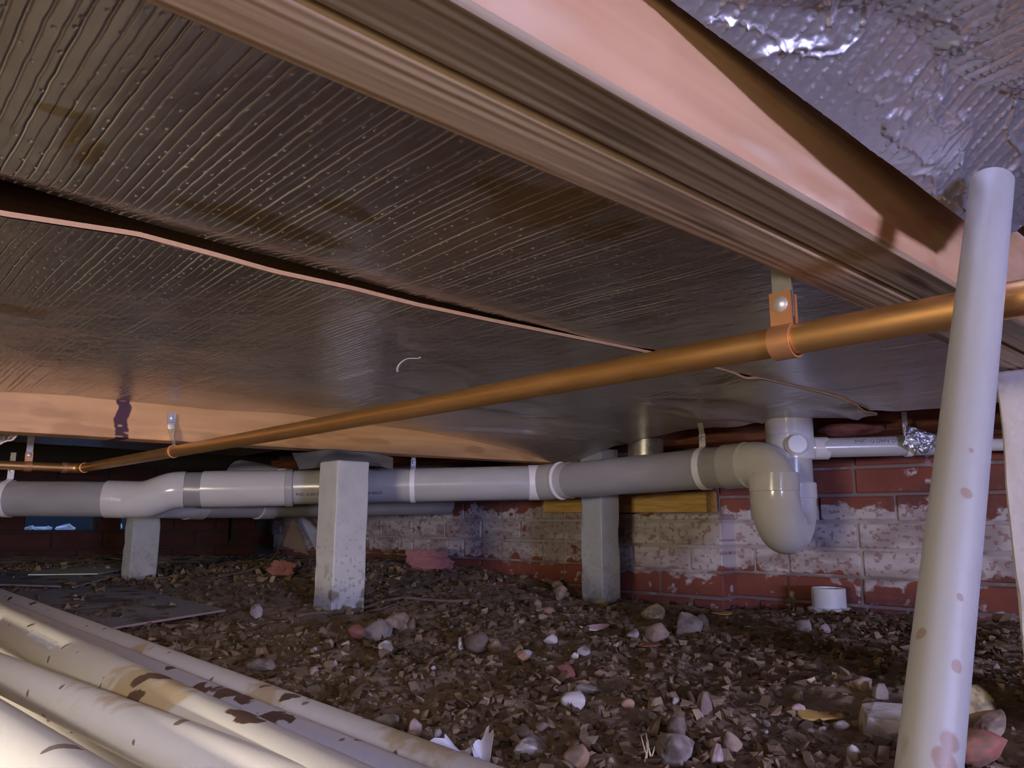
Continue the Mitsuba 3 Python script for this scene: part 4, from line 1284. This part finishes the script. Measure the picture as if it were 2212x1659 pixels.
# loose crumbs and clods: nobody could count them
protos = []
for i_ in range(14):
    r_ = np.random.default_rng(500 + i_)
    h = trimesh.convex.convex_hull(r_.normal(0, 1, (9, 3)))
    v = h.vertices / np.abs(h.vertices).max()
    protos.append((v, h.faces))
Vs, Fs, Cs, off = [], [], [], 0
NC = 30000
u = rng.uniform(size=NC)
yy = 0.55 + (3.5 - 0.55) * u ** 1.5
xx = rng.uniform(-1, 1, NC) * (0.72 * yy + 0.05) + 0.02
if True:
    dens = meshkit.fbm(np.column_stack([xx * 3, yy * 3, xx * 0]), 3, 21)
    keep = rng.uniform(size=NC) < np.clip((dens - 0.28) * 3.0, 0.12, 1)
    inside = ((np.column_stack([xx, yy, xx * 0]) - W0) @ WN) > 0.02
    keep &= inside
    xx, yy = xx[keep], yy[keep]
    zz = ground_base(xx, yy)
    size = 0.0022 + 0.0100 * rng.power(1.0, len(xx)) ** 2.6
    size *= 1.15 * np.clip(0.75 + 0.25 * yy, 0.8, 1.5)
    pal = np.array([(0.11, 0.078, 0.052), (0.165, 0.118, 0.078), (0.21, 0.152, 0.102), (0.26, 0.19, 0.13), (0.32, 0.24, 0.165), (0.43, 0.345, 0.26)])
    pc = rng.choice(6, len(xx), p=[0.27, 0.30, 0.22, 0.13, 0.06, 0.02])
    for x, y, z, s_, c_ in zip(xx, yy, zz, size, pc):
        v, f = protos[rng.integers(14)]
        an = rng.uniform(0, 6.283)
        ca, sa = math.cos(an), math.sin(an)
        sc = s_ * np.array([rng.uniform(0.8, 1.3), rng.uniform(0.8, 1.2), rng.uniform(0.6, 1.0)])
        w = v * sc
        w = np.column_stack([w[:, 0] * ca - w[:, 1] * sa, w[:, 0] * sa + w[:, 1] * ca, w[:, 2]]) + (x, y, z + s_ * 0.35)
        Vs.append(w); Fs.append(f + off); off += len(w)
        Cs.append(np.tile(pal[c_] * np.array([1.05, 1.0, 0.86]) * rng.uniform(0.8, 1.25), (len(w), 1)))
put('soil_crumbs', (np.vstack(Vs), np.vstack(Fs)), 'mat_clod', smooth=False, color=np.vstack(Cs), label='loose crumbs and small clods of dark soil strewn over the floor', cat='soil crumbs', kind='stuff')

# concrete fragment, paper, leaf, straw, flange, twigs, pink scraps
q = ground_at(1905, 1550)
pts = []
for px, py, dz in ((1862, 1520, 0.035), (1890, 1516, 0.038), (1950, 1520, 0.038), (1965, 1560, 0.03), (1915, 1570, 0.02), (1862, 1525, 0.015), (1875, 1550, 0.0), (1920, 1585, -0.01), (1965, 1580, 0.0)):
    pts.append(at(px, py, q[1] + (0.05 if py < 1530 else 0.0) - 0.07))
pts += [p_ + np.array([0.0, 0.02, -0.03]) for p_ in pts]
frag = trimesh.convex.convex_hull(np.array(pts))
put('concrete_fragment', frag, 'mat_stone_pale', smooth=False, label='large flat pale concrete fragment half hidden behind the pole', cat='concrete fragment')


def torn_lump(px, py, w, h, Y, seed, label):
    m = trimesh.creation.icosphere(4, 1.0)
    d = m.vertices.copy()
    r_ = 1 + 1.3 * (meshkit.fbm(d * 1.7 + seed, 2, seed) - 0.5) + 0.5 * (meshkit.fbm(d * 5 + seed, 2, seed + 1) - 0.5)
    q = at(px, py, Y)
    q[2] = float(ground_base(q[0], q[1])) + 0.30 * h * Y / F
    m.vertices = q + d * r_[:, None] * np.array([w * Y / F / 2, 0.014, h * Y / F / 2])
    put('foam_scrap', m, 'mat_foam_dull', smooth=40, label=label, cat='insulation scrap')


def scrap(name, px, py, w, h, bsdf, label, catg, seed, curl=0.5, spiky=0.35, n=30, Y=None):
    """a torn, crumpled piece: irregular outline with thickness"""
    r_ = np.random.default_rng(seed)
    q = ground_at(px, py + h * 0.4)
    if Y:
        q = at(px, py, Y)
        q[2] = float(ground_base(q[0], q[1])) - 0.002
    k_ = q[1] / F
    W_, H_ = w * k_, h * k_
    ang = np.linspace(0, 2 * math.pi, n, endpoint=False)
    rad = 1 + spiky * (meshkit.noise(np.column_stack([np.cos(ang) * 2.2 + seed, np.sin(ang) * 2.2, ang * 0])) - 0.5) * 2
    V, f = [], []
    rings = 5
    for side in (0, 1):
        for i_ in range(rings):
            for a, ra in zip(ang, rad):
                rr_ = (i_ + 0.02) / (rings - 1) * ra
                x, y = math.cos(a) * rr_, math.sin(a) * rr_
                z = curl * (0.5 * abs(x) ** 1.6 + 0.4 * math.sin(2.3 * x + 1.2 * y + seed) + 0.35 * y)
                V.append([x * W_ / 2, y * max(W_ * 0.25, H_ * 0.5), z * H_ * 0.5 + (0.003 if side else 0.0)])
    V = np.array(V)
    V[:, 2] -= V[:, 2].min() - 0.001
    for side in (0, 1):
        o = side * rings * n
        for i_ in range(rings - 1):
            for j_ in range(n):
                k2 = (j_ + 1) % n
                t_ = [[o + i_ * n + j_, o + (i_ + 1) * n + j_, o + (i_ + 1) * n + k2], [o + i_ * n + j_, o + (i_ + 1) * n + k2, o + i_ * n + k2]]
                f += t_ if side else [x_[::-1] for x_ in t_]
    for j_ in range(n):
        k2 = (j_ + 1) % n
        a, b__ = (rings - 1) * n + j_, (rings - 1) * n + k2
        f += [[a, b__, b__ + rings * n], [a, b__ + rings * n, a + rings * n]]
    put(name, trimesh.Trimesh(V + q, f, process=False), bsdf, smooth=30, label=label, cat=catg)


torn_lump(928, 1222, 84, 52, 3.45, 4, 'torn dull pink scrap standing against the back wall right of the whitish stump')
scrap('foam_scrap', 870, 1226, 70, 14, 'mat_foam_dull', 'thin dark pink shred between the whitish stump and the standing pink scrap', 'insulation scrap', 8, curl=0.5, spiky=0.5, Y=3.40)
torn_lump(608, 1242, 52, 34, 3.0, 7, 'torn pink scrap on the dark soil left of the whitish stump')
scrap('foam_scrap', 628, 1250, 28, 14, 'mat_foam_dull', 'small pink flake just below the torn scrap left of the whitish stump', 'insulation scrap', 6, curl=0.4, spiky=0.2, Y=2.85)
scrap('foam_scrap', 1062, 1250, 92, 16, 'mat_foam_dull', 'long flat pink strip lying before the back wall', 'insulation scrap', 9, curl=0.7, spiky=0.2, Y=3.12)
scrap('foam_scrap', 1284, 1353, 58, 22, 'mat_foam', 'flat bright pink scrap on the soil below the grey stump', 'insulation scrap', 12, curl=0.5, spiky=0.25)
scrap('crumpled_paper', 985, 1622, 85, 62, 'mat_paper', 'white crumpled scrap at the tip of the outermost white pipe', 'paper scrap', 15, curl=1.6, spiky=0.5)
scrap('crumpled_paper', 1040, 1640, 45, 50, 'mat_paper', 'smaller white crumpled scrap right beside the larger one at the bottom', 'paper scrap', 18, curl=1.6, spiky=0.5)
scrap('dry_leaf', 1775, 1540, 92, 34, 'mat_leaf', 'yellow-brown dry leaf lying on the soil left of the concrete fragment', 'leaf', 21, curl=0.55, spiky=0.12)
scrap('timber_chip', 1560, 1322, 42, 16, 'mat_timber_yellow', 'small cream timber chip near the wall right of the two-toned rock', 'wood chip', 24, curl=0.25, spiky=0.1)
scrap('bark_strip', 1402, 1391, 56, 14, 'mat_timber_red', 'reddish bark strip below the brown rounded rock', 'bark', 26, curl=0.3, spiky=0.15)
scrap('bark_strip', 665, 1470, 62, 20, 'mat_twig', 'brown bark flake behind the white pipes', 'bark', 27, curl=0.3, spiky=0.15)


def twig(pts, r0, r1, label, bsdf='mat_twig', lift=0.004, name='twig'):
    P = []
    for px, py in pts:
        P.append(ground_at(px, py) + Z * lift)
    P = np.array(P)
    # smooth it
    t = np.linspace(0, 1, len(P)); tt = np.linspace(0, 1, 40)
    from scipy.interpolate import CubicSpline
    Q = CubicSpline(t, P)(tt)
    Q += (meshkit.noise(Q * 25)[:, None] - 0.5) * 0.004
    put(name, tube(Q, np.linspace(r0, r1, 40), 10), bsdf, smooth=True, label=label, cat='twig')


twig([(640, 1344), (700, 1334), (780, 1324), (850, 1302), (920, 1304), (1030, 1305)], 0.0035, 0.0055, 'long brown twig lying before the foot of the whitish stump', lift=0.012)
twig([(790, 1326), (830, 1316), (870, 1304)], 0.004, 0.003, 'short brown twig forked against the long twig')
P = np.array([ground_at(472, 1250) + Z * 0.01, ground_at(540, 1240) + Z * 0.015, at(585, 1210, 3.3), at(605, 1180, 3.4), at(622, 1140, 3.5), at(628, 1118, 3.55)])
from scipy.interpolate import CubicSpline
put('root', tube(CubicSpline(np.linspace(0, 1, 6), P)(np.linspace(0, 1, 40)), np.linspace(0.006, 0.0035, 40), 10), 'mat_twig', smooth=True, label='thin root rising from the soil to the dark corner left of the whitish stump', cat='root')
# grass straw
k = thing('straw_tuft', 'small tuft of dry straw at the bottom edge by the large rough rock', 'straw')
q = ground_at(1404, 1650)
for i_ in range(6):
    a = rng.uniform(-0.8, 0.8)
    top = q + np.array([0.012 * a, 0.003 * i_ - 0.008, 0.018 + 0.006 * (i_ % 3)])
    put('blade', tube(np.array([q + np.array([0.002 * (i_ - 3), 0, 0]), (q + top) / 2 + np.array([0.002 * a, 0, 0.003]), top]), [0.0009, 0.0008, 0.0003], 6), 'mat_straw', k)
# white flange stub by the wall
q = at(1792, 1317, 2.50)
k = thing('flange_stub', 'white plastic flange stub standing on the soil at the foot of the brick wall', 'pipe fitting')
q[2] -= 0.004
put('flange', lathe(q, Z, [(0, 0.0), (0, 0.064), (0.008, 0.066), (0.012, 0.060), (0.012, 0.05)], 36), 'mat_flange', k)
put('collar', lathe(q + Z * 0.011, Z, [(0, 0.051), (0.058, 0.051), (0.060, 0.0495), (0.060, 0.046), (0.01, 0.046), (0.01, 0)], 36), 'mat_flange', k)
# pale curled shaving stuck on the foil
c_ = at_z(880, 775, 0.537)
P = np.array([c_ + np.array([-0.016, 0.004, -0.022]), c_ + np.array([-0.013, 0.0, -0.010]), c_ + np.array([0.0, 0.0, -0.0005]), c_ + np.array([0.014, 0.002, 0.001]), c_ + np.array([0.022, 0.003, 0.004])])
put('curled_shaving', strip(CubicSpline(np.linspace(0, 1, 5), P)(np.linspace(0, 1, 20)), [0.2, 1, 0.1], 0.006, 0.0012), 'mat_stone_white', smooth=30, label='pale curled shaving hanging from the foil in the middle', cat='shaving')


# ------------------------------------------------------------------ unseen lamps behind the viewer, the cool one added in place of daylight
def lamp(pos, aim, size, rad, label):
    k = thing('unseen_lamp', label, 'lamp')
    f_ = unit(aim - pos)
    r_ = unit(np.cross(f_, Z)); u_ = np.cross(r_, f_)
    put('housing', cbox(pos - f_ * 0.022, (size[0] / 2 + 0.012, 0.018, size[1] / 2 + 0.012), r_, f_, u_, 0.004), 'mat_black_plastic', k, smooth=False)
    V = np.array([pos - r_ * size[0] / 2 - u_ * size[1] / 2, pos + r_ * size[0] / 2 - u_ * size[1] / 2, pos + r_ * size[0] / 2 + u_ * size[1] / 2, pos - r_ * size[0] / 2 + u_ * size[1] / 2])
    tri = np.array([[0, 1, 2], [0, 2, 3]])
    if np.cross(V[1] - V[0], V[2] - V[0]) @ f_ < 0: tri = tri[:, ::-1]
    put('lens', (V, tri), None, k, smooth=False, emitter={'type': 'area', 'radiance': {'type': 'rgb', 'value': list(rad)}})
    gz = float(ground_base(pos[0], pos[1]))
    for s_ in (-1, 1):
        base = np.array([pos[0], pos[1], gz - 0.01]) + r_ * s_ * (size[0] / 2 + 0.02) - f_ * 0.03
        put('stand_leg', tube(np.array([base, pos - f_ * 0.03 + r_ * s_ * (size[0] / 2 + 0.016)]), 0.007, 12), 'mat_black_plastic', k)


def torch(pos, aim, r, rad, label):
    k = thing('torch', label, 'torch')
    f_ = unit(aim - pos)
    put('barrel', lathe(pos - f_ * 0.15, f_, [(0, 0.0), (0, 0.014), (0.002, 0.016), (0.09, 0.016), (0.095, r + 0.004), (0.1485, r + 0.005), (0.1485, r + 0.001), (0.099, r + 0.001), (0.098, 0.0)], 28), 'mat_black_plastic', k)
    a = np.arange(24) * 2 * math.pi / 24
    u_ = unit(np.cross(f_, Z)); v_ = np.cross(u_, f_)
    V = np.vstack([pos - f_ * 0.050 + r * (np.cos(a)[:, None] * u_ + np.sin(a)[:, None] * v_), pos - f_ * 0.050])
    tri = np.stack([np.arange(24), (np.arange(24) + 1) % 24, np.full(24, 24)], 1)
    if np.cross(V[1] - V[0], V[24] - V[0]) @ f_ < 0: tri = tri[:, ::-1]
    put('lens', (V, tri), None, k, smooth=False, emitter={'type': 'area', 'radiance': {'type': 'rgb', 'value': list(rad)}})


torch(TORCH_POS, TORCH_AIM, TORCH_R, TORCH_RAD, 'small hand torch held at the left beside the viewer')
lamp(WARM_POS, WARM_AIM, WARM_SIZE, WARM_RAD, 'warm white work lamp on legs at the left behind the viewer')
lamp(COOL_POS, COOL_AIM, COOL_SIZE, COOL_RAD, 'added lamp on legs in place of cool daylight, at the right behind the viewer')
